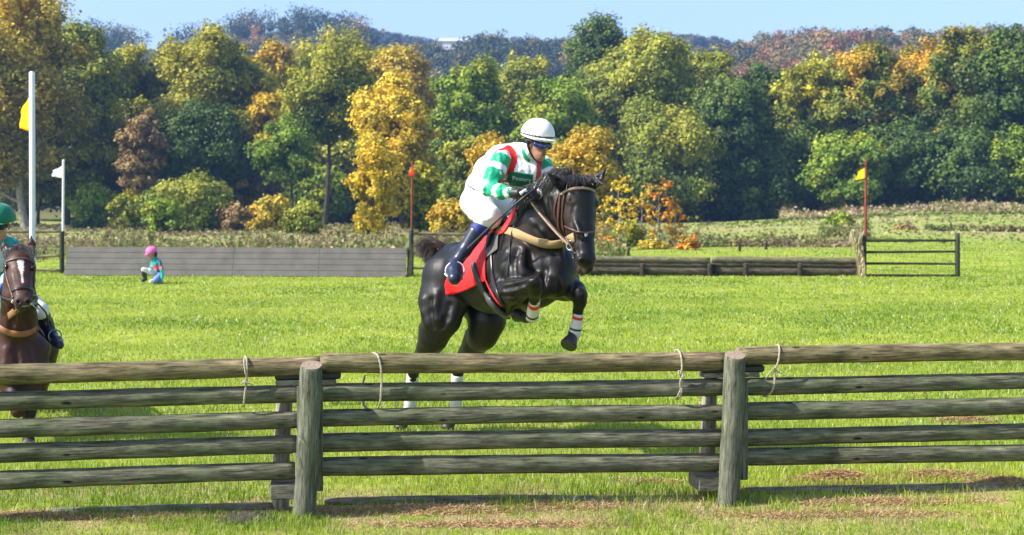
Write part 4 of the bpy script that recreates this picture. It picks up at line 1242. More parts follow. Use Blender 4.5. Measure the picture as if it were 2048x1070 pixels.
# ================================================================== the black horse
def black_horse():
    root = empty("horse", P(905, 860, 13.5), "black racehorse leaping with white bandaged legs, red saddle cloth and tan breast strap", "horse")
    root.location.z = 0; bpy.context.view_layer.update()
    s = SDF(0.0105)
    JC(s, [(908, 548, 13.5, 56), (945, 545, 13.15, 60), (985, 552, 12.85, 72), (1022, 552, 12.6, 76), (1066, 545, 12.36, 70), (1100, 538, 12.2, 58)], 0.07, R_, 0.82)
    # croup and thighs
    JC(s, [(916, 528, 13.5, 44), (893, 556, 13.36, 50), (879, 602, 13.3, 43), (880, 640, 13.24, 37), (867, 674, 13.3, 29), (856, 700, 13.4, 22), (850, 714, 13.44, 17)], 0.06, R_, 0.85)
    JC(s, [(907, 610, 13.2, 32), (898, 640, 13.16, 24), (884, 664, 13.2, 17)], 0.05, R_, .8)       # stifle
    JC(s, [(850, 655, 13.42, 13), (844, 694, 13.5, 9), (836, 712, 13.55, 9)], 0.05)     # hamstring to the point of the hock
    JC(s, [(852, 712, 13.45, 18), (836, 722, 13.55, 15), (827, 745, 13.68, 10.5), (820, 800, 13.75, 9), (817, 824, 13.78, 11.5), (808, 842, 13.78, 9.5)], 0.025)
    JC(s, [(945, 545, 13.55, 44), (958, 600, 13.45, 42), (974, 640, 13.3, 38), (966, 668, 13.32, 30), (948, 694, 13.5, 22), (936, 712, 13.6, 17)], 0.06, R_, .85)
    JC(s, [(940, 706, 13.57, 18), (926, 720, 13.68, 14), (916, 744, 13.75, 10.5), (912, 800, 13.8, 9), (911, 824, 13.82, 11.5), (902, 842, 13.82, 9.5)], 0.025)
    JC(s, [(942, 666, 13.5, 12), (930, 698, 13.62, 8), (922, 712, 13.68, 8)], 0.05)
    # withers and neck
    JC(s, [(1005, 500, 12.75, 44), (1035, 470, 12.55, 38), (1068, 452, 12.35, 34)], 0.08, R_, .6)
    JC(s, [(1062, 498, 12.36, 62), (1092, 454, 12.12, 52), (1116, 415, 11.99, 42), (1134, 388, 11.94, 34)], 0.07, R_, .62)
    JC(s, [(1045, 425, 12.35, 12), (1080, 382, 12.15, 12), (1120, 362, 12.02, 14), (1150, 362, 11.95, 14)], 0.06)   # crest
    # near shoulder and folded foreleg
    JC(s, [(1018, 478, 12.45, 30), (1030, 520, 12.22, 40), (1038, 552, 12.08, 34)], 0.05, R_, .7)
    JC(s, [(1010, 540, 12.35, 30), (1002, 580, 12.22, 26), (1008, 602, 12.15, 25)], 0.035, R_, .7)
    JC(s, [(1006, 592, 12.12, 28), (1030, 582, 11.95, 25), (1052, 574, 11.82, 19), (1068, 566, 11.72, 16)], 0.03)
    JC(s, [(1069, 566, 11.70, 15.5), (1071, 580, 11.74, 13), (1069, 600, 11.84, 10), (1066, 622, 11.98, 9), (1062, 632, 12.05, 12), (1052, 636, 12.12, 9.5), (1044, 634, 12.16, 10)], 0.02)
    # far shoulder and foreleg
    JC(s, [(1108, 520, 12.35, 46), (1122, 560, 12.3, 36), (1132, 574, 12.25, 27), (1150, 582, 12.12, 20), (1159, 590, 12.05, 16)], 0.04)
    JC(s, [(1159, 590, 12.03, 15.5), (1160, 604, 12.04, 13), (1156, 622, 12.08, 10), (1151, 652, 12.12, 8.5), (1149, 664, 12.13, 11.5), (1144, 676, 12.1, 10)], 0.02)
    s.ball(PA(1112, 566, 12.05), .13, 0.06)                # breast muscle
    s.ball(PA(1078, 574, 11.98), .11, 0.06)
    # head
    JC(s, [(1150, 378, 11.92, 27), (1157, 402, 11.86, 34), (1159, 432, 11.83, 32), (1164, 462, 11.77, 25), (1168, 492, 11.71, 19.5), (1171, 518, 11.67, 19), (1171, 532, 11.68, 14)], 0.035)
    JC(s, [(1142, 412, 11.95, 24), (1138, 436, 11.93, 24), (1148, 462, 11.86, 17), (1155, 495, 11.80, 12), (1160, 528, 11.76, 9)], 0.03)
    JC(s, [(1128, 425, 11.92, 10), (1132, 450, 11.88, 9), (1146, 470, 11.82, 6)], 0.025)      # jaw edge
    JC(s, [(1150, 440, 11.71, 5), (1160, 462, 11.64, 4.5), (1165, 478, 11.62, 3)], 0.02)      # cheek ridge
    s.ball(PA(1141, 398, 11.745), .034, 0.02); s.ball(PA(1141, 389, 11.75), .028, 0.025)      # near eye and brow
    s.ball(PA(1191, 408, 11.84), .034, 0.025)
    JC(s, [(1178, 536, 11.64, 9), (1172, 543, 11.64, 7)], 0.02); s.ball(PA(1160, 541, 11.72), .032, 0.02)
    s.ball(PA(1163, 519, 11.60), .036, 0.02)
    s.cone(PA(1163, 521, 11.53), PA(1166, 524, 11.60), .015, .012, 0.012, neg=True)
    s.cone(PA(1141, 398, 11.69), PA(1141, 399, 11.72), .008, .008, 0.01, neg=True)
    s.cone(PA(1160, 533, 11.58), PA(1152, 530, 11.72), .005, .004, 0.01, neg=True)
    # ears
    for base, mid, tip, ir in (((1128, 377, 11.84), (1112, 362, 11.74), (1095, 345, 11.70), 1), ((1182, 373, 11.88), (1198, 357, 11.84), (1213, 335, 11.84), -1)):
        JC(s, [(*base, 12), (*mid, 10.5), (*tip, 1.8)], 0.02, (0.5 * ir, -0.8, 0.1), 0.55)
        a = PA(*base); b_ = PA(*mid); c_ = PA(*tip); o_ = np.array([0.01 * ir, -0.032, 0.0])
        s.cone(a * .6 + b_ * .4 + o_, b_ * .35 + c_ * .65 + o_, .022, .008, 0.01, neg=True)
    # second pass: muscles, creases and veins modelled on the surface of the first
    s0v = s.vox; s.vox = 0.02; pv = Skin(s.mesh()); s.vox = s0v
    def on(px, py, inn):
        p, n_ = pv.at(px, py, 0.0); return np.array(p - n_ * inn)
    def ridge(pts, r, inn=None, k=.03):
        q = [on(x, y, r * .72 if inn is None else inn) for x, y in pts]
        for a_, b_ in zip(q[:-1], q[1:]): s.cone(a_, b_, r, r, k)
    def crease(pts, r=.012, k=.035):
        q = [on(x, y, -r * .35) for x, y in pts]
        for a_, b_ in zip(q[:-1], q[1:]): s.cone(a_, b_, r, r, k, neg=True)
    crease([(862, 600), (862, 625), (868, 655)], .008, .05); crease([(900, 610), (893, 635), (886, 655)], .008, .05)
    ridge([(874, 590), (870, 612), (873, 640)], .024, k=.06); ridge([(888, 660), (876, 685), (864, 705)], .016); ridge([(846, 600), (847, 625), (852, 650)], .015, k=.06)
    crease([(1036, 500), (1028, 525), (1030, 550)], .008, .05); crease([(1060, 505), (1058, 530), (1066, 552)], .008, .05); ridge([(1046, 500), (1044, 525), (1048, 545)], .022, k=.06); ridge([(1015, 505), (1006, 535), (996, 565)], .02, k=.06)
    crease([(1012, 562), (1030, 558), (1050, 556)], .009); crease([(1010, 578), (1034, 573), (1052, 566)], .008); crease([(1004, 592), (1026, 592), (1046, 584)], .008); ridge([(1008, 570), (1032, 566), (1050, 561)], .013); ridge([(1000, 586), (1024, 583), (1046, 575)], .013)
    crease([(1086, 500), (1090, 540), (1086, 580)], .018); crease([(1118, 560), (1120, 590)], .012); ridge([(1100, 560), (1108, 585)], .03)
    crease([(1072, 455), (1090, 480), (1108, 505)], .012); ridge([(1060, 440), (1084, 462), (1104, 478)], .022); crease([(1100, 400), (1104, 430), (1112, 455)], .012); ridge([(1118, 480), (1122, 500), (1124, 520)], .02)
    crease([(1148, 410), (1144, 425), (1142, 445)], .007, .02); ridge([(1150, 445), (1156, 462), (1158, 478)], .009, k=.015); crease([(1156, 480), (1154, 500), (1158, 512)], .008, .02); ridge([(1134, 392), (1142, 389), (1149, 393)], .008, k=.01); ridge([(1136, 404), (1142, 406), (1148, 403)], .005, k=.008)
    ridge([(1153, 512), (1160, 509), (1168, 514)], .009, k=.012); ridge([(1062, 560), (1070, 558), (1077, 563)], .012); ridge([(1152, 580), (1160, 578), (1168, 584)], .012)
    V, Q = s.mesh(smooth=1)
    def cf(V):
        c = np.tile(np.array([0.0065, 0.005, 0.0045]), (len(V), 1))
        px = V[:, 2]
        def near(p, r, col, soft=.5):
            d = np.linalg.norm(V - p, axis=1); w = (1 - sstep(r * soft, r, d))[:, None]
            c[:] = c * (1 - w) + np.array(col) * w
        near(PA(1162, 535, 11.68), .12, (0.045, 0.028, 0.021))
        near(PA(960, 690, 13.4), .28, (0.035, 0.018, 0.012)); near(PA(1130, 440, 11.85), .2, (0.03, 0.021, 0.017))
        near(PA(1141, 398, 11.72), .055, (.06, .042, .034)); near(PA(1145, 440, 11.75), .09, (.035, .025, .02)); near(PA(1150, 535, 11.65), .05, (0.12, 0.07, 0.06)); near(PA(1060, 480, 12.2), .25, (0.028, 0.021, 0.018))  # lit brow, eye rim and cheek painted as lighter brown in the coat
        near(PA(1052, 636, 12.12), .05, (0.5, 0.46, 0.4)); near(PA(808, 842, 13.78), .055, (0.5, 0.44, 0.38)); near(PA(902, 842, 13.82), .055, (0.5, 0.44, 0.38))
        return c
    mesh_np("body", V, Q, M_blackcoat, root, cols=cf(V))
    sk = Skin((V, Q))
    # eyes
    for px, py, D in ((1140.5, 398.5, 11.735), (1192, 408, 11.82)):
        e = SDF(.006); e.ball(PA(px, py, D), .022, .001); VV, QQ = e.mesh(); mesh_np("eye", VV, QQ, M_eye, root)
    # hooves
    def hoof(a, b, r0, r1, mat):
        mb = MB(); a = Vector(a); b = Vector(b)
        mb.tube([a, a.lerp(b, .15), a.lerp(b, .85), b], [r0 * .9, r0, r1, r1 * .93], 20); return mb.build("hoof", mat, root, True)
    hoof(P(809, 838, 13.78), P(799, 859, 13.74), .050, .068, M_hoof); hoof(P(903, 838, 13.82), P(893, 859, 13.78), .050, .068, M_hoof)
    hoof(P(1145, 674, 12.1), P(1136, 692, 12.04), .052, .075, M_hoof)
    hoof(P(1048, 634, 12.13), P(1033, 630, 12.24), .044, .060, M_hoof)
    # bandages
    WH = (0.72, 0.71, 0.69); RD = (0.7, 0.05, 0.02); BK = (0.02, 0.03, 0.02)
    wrap("bandage", P(1157, 627, 12.08), P(1149, 669, 12.13), .046, .056, WH, [(.10, .26, RD), (.68, .76, BK)], root, M_bandage)
    wrap("bandage", P(1149, 668, 12.125), P(1144, 681, 12.1), .052, .047, (0.62, 0.58, 0.5), [], root, M_bandage)
    wrap("bandage", P(1070, 598, 11.83), P(1064, 634, 12.04), .045, .056, WH, [(.22, .38, RD), (.78, .88, BK)], root, M_bandage)
    wrap("bandage", P(826, 750, 13.7), P(818, 828, 13.78), .060, .060, (0.6, 0.6, 0.61), [(0, .06, WH)], root, M_bandage)
    wrap("bandage", P(915, 750, 13.76), P(911, 828, 13.82), .060, .060, (0.6, 0.6, 0.61), [(0, .06, WH)], root, M_bandage)
    # hair: mane, forelock, tail
    def hairs(name, specs, mat, rad=0.0028):
        mb = MB()
        for pts in specs: 
            q = bez(pts, 4); m = len(q); mb.tube(q, [rad * (1.0 - .75 * i / (m - 1)) for i in range(m)], 4, cap=False)
        return mb.build(name, mat, root, True)
    rr = random.Random(3); g = rr.gauss
    sp = []
    for i in range(900):
        t = rr.random(); bx = lerp(1048, 1150, t); by = lerp(402, 358, t ** .75) + g(0, 3) + (8 if t < .5 else 3); D = lerp(12.3, 11.95, t) + g(0, .03)
        a = P(bx + g(0, 3), by, D); L = rr.uniform(.6, 1.1)
        kx = -34 * L * (0.35 + .65 * t) + g(0, 7); ky = -8 * L + g(0, 5) + (-10 if t > .4 else -4)
        sp.append([a, P(bx + kx * .4, by + ky - 5 * L, D - .02 + g(0, .02)), P(bx + kx, by + ky * .8 + 7 * L * L, D - .03 + g(0, .04)), P(bx + kx * 1.35, by + ky * .2 + 22 * L * L, D - .05 + g(0, .04))])
    hairs("mane", sp, M_hair, .0034)
    sp = []
    for i in range(420):
        t = rr.random(); bx = lerp(1138, 1180, t) + g(0, 2); by = 368 + g(0, 2.5); D = 11.86 + g(0, .03); L = rr.uniform(.5, 1.1); sx = lerp(-9, 9, t) + g(0, 6)
        sp.append([P(bx, by, D), P(bx + sx * .4, by - 11 * L, D - .03), P(bx + sx, by - 14 * L + g(0, 2), D - .06), P(bx + sx * 1.7, by - 4 * L + g(0, 4), D - .12)])
    hairs("forelock", sp, M_hair, .003)
    sp = []
    for i in range(800):
        t = rr.random(); u = g(0, 1); L = rr.uniform(.75, 1.08); D = 13.62 + g(0, .03)
        ex = lerp(826, 858, abs(t * 1.0)) ; ey = lerp(492, 532, t) + g(0, 4)
        sp.append([P(904 + g(0, 2), 506 + g(0, 3), 13.58), P(884 + g(0, 3), 490 + t * 6 + g(0, 3.0), D), P(lerp(856, 872, t) + g(0, 4), lerp(478, 497, t) + g(0, 3.5), D + .03), P(lerp(904, ex, L), lerp(490, ey, L), D + .08 + g(0, .05))])
    hairs("tail", sp, M_tail, .0036)
    # ---- tack
    def patch(name, quads, mat, lift=.012, th=.008, wr=.0, n=18, m=18, bulge=None, lb=0):
        VV = []; FF = []
        for q in quads:
            v, f = patch_vf(sk, *q, n=n, m=m, lift=lift, th=th, wrinkle=wr, off=len(VV), bulge=bulge, lb=lb); VV += v; FF += f
        return mesh_np(name, VV, FF, mat, root)
    patch("saddle_cloth", [((937, 496), (990, 464), (974, 561), (893, 591)), ], M_red, .016, .008, .006, bulge=(-8, 4), n=26, m=26, lb=20)
    patch("number_pad", [((1000, 468), (976, 474), (976, 516), (998, 500))], plain("grey_pad", (0.10, 0.105, 0.10), .8, .15, 30), .022, .01)
    # rolled red cloth edge up to the withers
    strap("cloth_edge", sk, [(984, 478), (989, 460), (998, 440), (1010, 420), (1022, 404)], .06, M_red, root, th=.006, lift=.03, sm=4)
    # saddle: seat and flap
    sd_ = SDF(.011)
    JC(sd_, [(1022, 440, 12.65, 15), (1000, 455, 12.7, 14), (975, 470, 12.85, 15), (955, 468, 13.0, 17)], .05)
    JC(sd_, [(1005, 455, 12.58, 18), (985, 480, 12.52, 14), (975, 500, 12.50, 9)], .04, R_, .35)
    VV, QQ = sd_.mesh(); mesh_np("saddle", VV, QQ, M_blackleather, root)
    strap("girth", sk, [(951, 529), (957, 548), (968, 575), (982, 598), (1000, 618), (1016, 630)], .062, M_greyweb, root, th=.01, lift=.03)
    strap("surcingle", sk, [(984, 478), (982, 510), (984, 545), (992, 580), (1006, 612)], .045, M_blackleather, root, th=.005, lift=.008)
    strap("girth_strap", sk, [(970, 552), (980, 575), (992, 596), (1004, 610)], .014, M_red, root, th=.004, lift=.014)
    torus("buckle", sk.at(985, 598, .034)[0], .016, .003, sk.at(985, 598)[1], M_steel, root)
    strap("breast_strap", sk, [(988, 461), (1002, 461), (1018, 463), (1040, 469), (1062, 478), (1085, 486), (1108, 488), (1128, 484), (1150, 474)], .078, M_web, root, th=.007, lift=.012, sm=6)
    tubeobj("neck_cord", [sk.at(x, y, .012)[0] for x, y in ((1052, 412), (1042, 435), (1028, 458), (1021, 490), (1019, 520), (1016, 552))], .006, M_blackleather, root)
    tubeobj("neck_cord", [sk.at(x, y, .014)[0] for x, y in ((1040, 418), (1024, 436), (1014, 452), (1008, 475), (1002, 500))], .006, M_blackleather, root)
    # bridle
    strap("browband", sk, [(1124, 388), (1134, 382), (1150, 378), (1168, 377), (1184, 381), (1190, 388)], .026, M_paleleather, root, th=.008, lift=.008, sm=4)
    strap("cheekpiece", sk, [(1122, 388), (1119, 410), (1117, 440), (1121, 462), (1127, 474)], .022, M_leather, root, lift=.008, sm=3)
    strap("cheekpiece", sk, [(1130, 390), (1127, 412), (1126, 440), (1129, 464), (1132, 478)], .015, M_leather, root, lift=.008, sm=3)
    strap("throat_lash", sk, [(1121, 386), (1114, 400), (1110, 420), (1114, 444)], .012, M_leather, root, lift=.008)
    strap("noseband", sk, [(1131, 452), (1142, 458), (1156, 463), (1172, 466), (1186, 464)], .016, M_leather, root, lift=.008, sm=3)
    torus("bit_ring", P(1141, 491, 11.72), .040, .0055, (-.6, -.8, .1), M_steel, root)
    tubeobj("bit", [P(1141, 497, 11.70), P(1150, 506, 11.68), P(1160, 512, 11.66)], .007, M_steel, root)
    tubeobj("curb_strap", [P(1131, 474, 11.76), P(1136, 484, 11.72), P(1146, 500, 11.68), P(1148, 512, 11.70)], .007, M_leather, root)
    for x, y in ((1130, 476), (1172, 470), (1149, 513)): torus("buckle", sk.at(x, y, .012)[0], .012, .0035, sk.at(x, y)[1], M_steel, root)
    mb = MB(); p, n_ = sk.at(1170, 471, .012); mb.box(p, (.02, .02, .03), None, .006); mb.build("nose_tape", M_white, root, True)
    tubeobj("rein", [P(1058, 396, 11.98), P(1072, 418, 11.9), P(1090, 440, 11.84), P(1112, 465, 11.78), P(1136, 489, 11.72)], .0095, M_paleleather, root)
    tubeobj("rein", [P(1064, 392, 11.98), P(1074, 414, 11.93), P(1093, 438, 11.88), P(1113, 462, 11.80), P(1138, 487, 11.73)], .008, M_leather, root)
    # stirrup
    tubeobj("stirrup_leather", [P(962, 470, 12.62), P(945, 500, 12.45), P(926, 522, 12.36)], .008, M_blackleather, root)
    torus("stirrup", P(910, 541, 12.33), .085, .0085, (-.15, -.85, .35), M_steel, root, .95)
    tubeobj("stirrup_tread", [P(890, 548, 12.34), P(908, 562, 12.28), P(926, 556, 12.30)], .013, M_steel, root)
    return root, sk
M_eye = plain("dark_eye", (0.012, 0.008, 0.006), 0.08, 0.1, 10, bmp=0)
HORSE, SK = black_horse()

# ================================================================== people
def cloth_mat(name, c, rough=0.6, sheen=0.2, bs=14, st=0.5):
    m, nt, b, o = nmat(name)
    oc = objco(nt)
    if c is None:
        at = N(nt, 'ShaderNodeAttribute', attribute_name='Col'); nt.links.new(at.outputs['Color'], b.inputs['Base Color'])
    else: b.inputs['Base Color'].default_value = (*c, 1)
    b.inputs['Roughness'].default_value = rough; b.inputs['Sheen Weight'].default_value = sheen
    b.inputs['Specular IOR Level'].default_value = 0.35
    w = N(nt, 'ShaderNodeTexWave', Scale=bs * .35, Distortion=7.0, Detail=3.0); nt.links.new(oc, w.inputs['Vector'])
    n = noise(nt, oc, bs, 4, 0.55)
    mm = N(nt, 'ShaderNodeMath', operation='ADD'); nt.links.new(w.outputs['Fac'], mm.inputs[0]); nt.links.new(n, mm.inputs[1])
    bump(nt, b, mm.outputs[0], st, 0.012)
    return m
M_skin = plain("skin", (0.42, 0.215, 0.145), 0.5, 0.12, 40, bmp=0.1, spec=0.4)
M_skin.node_tree.nodes['Principled BSDF'].inputs['Subsurface Weight'].default_value = 0.1
M_skin.node_tree.nodes['Principled BSDF'].inputs['Subsurface Scale'].default_value = 0.02
M_silk = cloth_mat("silk", None, 0.45, 0.15, 12, 0.55)
M_breech = cloth_mat("white_breeches", (0.78, 0.78, 0.80), 0.6, 0.1, 9, 0.25)
M_helmw = cloth_mat("white_cap_silk", (0.78, 0.78, 0.80), 0.45, 0.1, 6, 0.15)
M_boot = plain("blue_black_boot", (0.012, 0.018, 0.05), 0.36, 0.3, 10, bmp=0.1)
M_navy = cloth_mat("navy_cloth", (0.02, 0.035, 0.20), 0.6, 0.1, 10, 0.3)
M_glove = plain("black_glove", (0.02, 0.02, 0.023), 0.45, 0.2, 40)
M_goggle = plain("blue_lens", (0.006, 0.016, 0.16), 0.06, 0.1, 5, bmp=0, spec=1.0)
M_blackplastic = plain("black_plastic", (0.012, 0.012, 0.014), 0.4, 0.1, 10, bmp=0)

def seg_dist(V, a, b):
    ab = b - a; t = np.clip(((V - a) @ ab) / (ab @ ab), 0, 1); return np.linalg.norm(V - a - t[:, None] * ab, axis=1), t
def poly_dist(V, pts):
    d = np.full(len(V), 9.0)
    for a, b in zip(pts[:-1], pts[1:]): d = np.minimum(d, seg_dist(V, a, b)[0])
    return d

def hand(s, wrist, fwd, back, side, sc=1.0, curl=1.25):
    """palm, four unequal curled fingers and a side thumb; fwd knuckle direction, back of the hand, side towards the thumb"""
    w = np.array(wrist, float); f = np.array(Vector(fwd).normalized()); b = np.array(Vector(back).normalized()); t = np.array(Vector(side).normalized())
    for k in (-0.5, 0, 0.5):
        s.cone(w + t * k * .035 * sc, w + f * .085 * sc + t * k * .06 * sc, .017 * sc, .016 * sc, .014)
    for i, L in enumerate((0.92, 1.0, 0.95, 0.78)):
        p = w + f * .09 * sc + t * (.033 - .022 * i) * sc; a = 0.35; q = p
        for j, l in enumerate((.040, .027, .020)):
            d = f * math.cos(a) - b * math.sin(a)
            q2 = q + d * l * L * sc; s.cone(q, q2, (.0098 - .0008 * j) * sc, (.0092 - .0008 * j) * sc, .004); q = q2; a += curl
    p = w + f * .03 * sc + t * .032 * sc
    q = p + (f * .5 + t * .75 - b * .2) * .038 * sc; s.cone(p, q, .012 * sc, .0105 * sc, .01)
    q2 = q + (f * .8 - t * .15 - b * .6) * .030 * sc; s.cone(q, q2, .0105 * sc, .009 * sc, .004)

def fold(s, pv, x0, y0, x1, y1, r):
    pts = [pv.at(lerp(x0, x1, t), lerp(y0, y1, t), 0) for t in (0, .5, 1)]
    q = [np.array(p - n_ * r * .6) for p, n_ in pts]
    if max(np.linalg.norm(q[0] - q[1]), np.linalg.norm(q[1] - q[2])) < .2:
        s.cone(q[0], q[1], r * .5, r, .02); s.cone(q[1], q[2], r, r * .4, .02)

def rider_main():
    root = empty("person", P(965, 440, 12.9), "jockey in white helmet, blue goggles and green and white silks leaping on the black horse", "person")
    A_near = [(1004, 318, 12.34, 19), (990, 348, 12.24, 16), (976, 376, 12.2, 13), (1003, 384, 12.08, 12), (1030, 386, 11.98, 8.5)]
    A_far = [(1086, 332, 12.52, 18), (1100, 355, 12.42, 15), (1104, 376, 12.3, 12), (1090, 386, 12.12, 11), (1074, 388, 11.98, 8.5)]
    T_ = [(952, 400, 12.98, 27), (962, 366, 12.88, 27), (980, 344, 12.75, 31), (1005, 326, 12.6, 35), (1030, 318, 12.48, 33)]
    SH = [(1006, 316, 12.40, 21), (1045, 312, 12.46, 22), (1084, 328, 12.54, 19)]
    LEG = [(950, 404, 12.86, 29), (962, 418, 12.66, 26), (978, 434, 12.46, 20)]
    SHIN = [(975, 440, 12.46, 17), (955, 462, 12.46, 17), (930, 500, 12.44, 12.5), (913, 524, 12.43, 11)]
    LEG2 = [(975, 408, 13.12, 27), (1015, 424, 13.05, 24), (1062, 440, 12.92, 19)]
    SHIN2 = [(1062, 440, 12.92, 17), (1035, 480, 13.0, 15), (1000, 526, 13.05, 11)]
    FOOT = [(911, 528, 12.42, 12.5), (909, 543, 12.34, 15), (909, 557, 12.24, 12)]
    FOOT2 = [(1000, 528, 13.05, 11), (1003, 545, 12.95, 12), (1006, 558, 12.87, 10)]
    body = SDF(.0095)
    for c, k in ((T_, .05), (SH, .05), (A_near, .02), (A_far, .02), (LEG, .04), (SHIN, .03), (LEG2, .04), (SHIN2, .03), (FOOT, .02), (FOOT2, .02)):
        body.chain([(J(*p)[0], J(*p)[1] * .9) for p in c], k)
    # neck and head
    JC(body, [(1048, 312, 12.42, 15), (1068, 298, 12.33, 14)], .03)
    hc = PA(1074, 280, 12.29); hf = np.array(Vector((0.60, -0.76, -0.22)).normalized()); hs = np.array(Vector((-0.78, -0.62, 0)).normalized()); hu = np.cross(hs, hf); hu = hu if hu[2] > 0 else -hu
    def h(f, s_, u): return hc + hf * f + hs * s_ + hu * u
    hd = SDF(.005)
    for S_ in (body, hd):
        S_.cone(h(-.01, 0, .02), h(.03, 0, .01), .105, .095, .02, hs, .8)
        S_.cone(h(.05, 0, -.04), h(.055, 0, -.09), .075, .062, .03, hs, .82)
        S_.cone(h(.075, 0, -.135), h(.085, 0, -.142), .036, .030, .035, hs, 1.1)
        S_.cone(h(.02, .062, -.09), h(.07, .022, -.14), .028, .024, .03); S_.cone(h(.02, -.062, -.09), h(.07, -.022, -.14), .028, .024, .03)
        S_.cone(h(.115, 0, -.015), h(.145, 0, -.055), .012, .015, .014)      # nose
        S_.ball(h(.13, .013, -.06), .010, .008); S_.ball(h(.13, -.013, -.06), .010, .008)
        S_.cone(h(.115, .02, -.093), h(.115, -.02, -.093), .0085, .0085, .008); S_.cone(h(.113, .018, -.107), h(.113, -.018, -.107), .0095, .0095, .008)
        S_.cone(h(.1, .045, -.045), h(.095, .06, -.035), .02, .02, .02); S_.cone(h(.1, -.045, -.045), h(.095, -.06, -.035), .02, .02, .02)
        S_.cone(h(.105, .05, .012), h(.115, .01, .01), .013, .013, .015); S_.cone(h(.105, -.05, .012), h(.115, -.01, .01), .013, .013, .015)
        S_.cone(h(-.0, .088, -.02), h(-.005, .088, -.055), .018, .012, .006, hs, .5); S_.cone(h(-.0, -.088, -.02), h(-.005, -.088, -.055), .018, .012, .006, hs, .5)
        S_.cone(h(.135, .022, -.1), h(.135, -.022, -.1), .003, .003, .008, neg=True)
        for q in (1, -1): S_.ball(h(.118, .036 * q, -.012), .016, .012, neg=True)
    body.vox = .008
    W1 = PA(1032, 386, 11.97); W2 = PA(1074, 388, 11.97)
    def hands(S_, sc):
        hand(S_, W1, (0.9, -0.25, 0.02), (-.2, -.75, .65), (.15, .6, .75), sc); hand(S_, W2, (-.45, -.75, -.1), (.6, -.5, .6), (-.6, .1, .8), sc)
    hands(body, 1.12)
    V, Q = body.mesh(smooth=1)
    c = np.tile(np.array([.42, .215, .145]), (len(V), 1))
    for p, r_, cc in ((h(.12, 0, -.1), .026, (.28, .10, .08)), (h(.10, .055, -.06), .035, (.46, .20, .14)), (h(.10, -.055, -.06), .035, (.46, .20, .14)), (h(.06, 0, -.16), .05, (.30, .16, .115)), (h(.13, 0, -.07), .015, (.33, .14, .1))):
        d = np.linalg.norm(V - p, axis=1); w = (1 - sstep(r_ * .5, r_, d))[:, None]; c = c * (1 - w) + np.array(cc) * w
    mesh_np("body", V, Q, colmat("rider_skin", .5, .1, .002, 60, .4, .1), root, cols=c)
    # silks
    sh = SDF(.0085)
    JC(sh, [(960, 376, 12.88, 28)] + T_[2:], .05); JC(sh, SH, .05); JC(sh, [(1005, 332, 12.58, 31), (1040, 346, 12.42, 27), (1062, 345, 12.4, 22)], .05); JC(sh, [(956, 385, 12.9, 25), (962, 372, 12.88, 28)], .05)
    JC(sh, [(p[0], p[1], p[2], p[3] + 1.6 + (1.5 if i in (1, 2, 3) else 0)) for i, p in enumerate(A_near[:-1])] + [(1026, 386, 12.0, 10)], .02)
    JC(sh, [(p[0], p[1], p[2], p[3] + 1.6) for p in A_far[:-1]] + [(1078, 388, 12.0, 10)], .02)
    # folds in the silk
    pv = Skin(sh.mesh())
    rr = random.Random(5)
    for (x0, y0, x1, y1, D, r) in ((985, 372, 1000, 356, 12.1, 4), (968, 384, 985, 392, 12.12, 4), (985, 330, 972, 345, 12.22, 4), (1000, 378, 1022, 380, 12.0, 3.5), (990, 392, 1012, 394, 12.06, 3.5), (965, 362, 972, 392, 12.22, 4.5), (945, 352, 958, 372, 12.65, 4), (975, 300, 960, 325, 12.6, 4),
                                   (1018, 300, 1010, 286, 12.45, 4), (1030, 345, 1050, 338, 12.25, 3.5), (1010, 366, 1030, 372, 12.35, 4)):
        fold(sh, pv, x0, y0, x1, y1, r * .0034)
    # low collar
    JC(sh, [(1052, 308, 12.40, 17), (1058, 303, 12.36, 17)], .015)
    red1 = [PA(992, 284, 12.55), PA(1008, 284, 12.35), PA(1022, 296, 12.22), PA(1027, 318, 12.16), PA(1018, 342, 12.22), PA(1005, 362, 12.3), PA(995, 374, 12.35)]
    red2 = [PA(1076, 310, 12.33), PA(1078, 330, 12.26), PA(1079, 352, 12.24), PA(1076, 372, 12.28)]
    redb = [PA(1000, 281, 12.5), PA(985, 292, 12.75), PA(975, 300, 12.9)]
    an = [PA(*p[:3]) for p in A_near]; af = [PA(*p[:3]) for p in A_far]
    Wt = np.array([0.80, 0.80, 0.83]); Gn = np.array([0.0, 0.34, 0.17]); Rd = np.array([0.70, 0.012, 0.01])
    def cf(V):
        c = np.tile(Wt, (len(V), 1))
        nz = vnoise(V[:, 0] * 40, V[:, 2] * 40, 1, 4) * .5 + vnoise(V[:, 1] * 30, V[:, 2] * 30, 1, 6) * .5
        for arm in (an, af):
            L = 0; tot = np.zeros(len(V)); best = np.full(len(V), 9.)
            for a, b in zip(arm[:-1], arm[1:]):
                d, t = seg_dist(V, a, b); l = np.linalg.norm(b - a); m = d < best
                tot[m] = (L + t * l)[m]; best[m] = d[m]; L += l
            on = (best < .105) & (tot > .0)
            u = tot / L + (nz - .5) * .075
            grn = ((u > -.06) & (u < .16)) | ((u > .26) & (u < .44)) | ((u > .52) & (u < .68)) | ((u > .75) & (u < .86)) | ((u > .92) & (u < .97))
            c[on & grn] = Gn
        for pl, w in ((red1, .034), (red2, .034), (redb, .026)):
            c[poly_dist(V, pl) < w] = Rd
        c[poly_dist(V, col1) < .022] = Gn; c[poly_dist(V, hem) < .008] = (.10, .06, .12); c[poly_dist(V, seam) < .006] = (.45, .42, .52)
        d = poly_dist(V, [PA(1010, 366, 12.3), PA(1022, 372, 12.25), PA(1032, 374, 12.2)]); c[d < .03] = Rd * .6 + Wt * .3
        return c
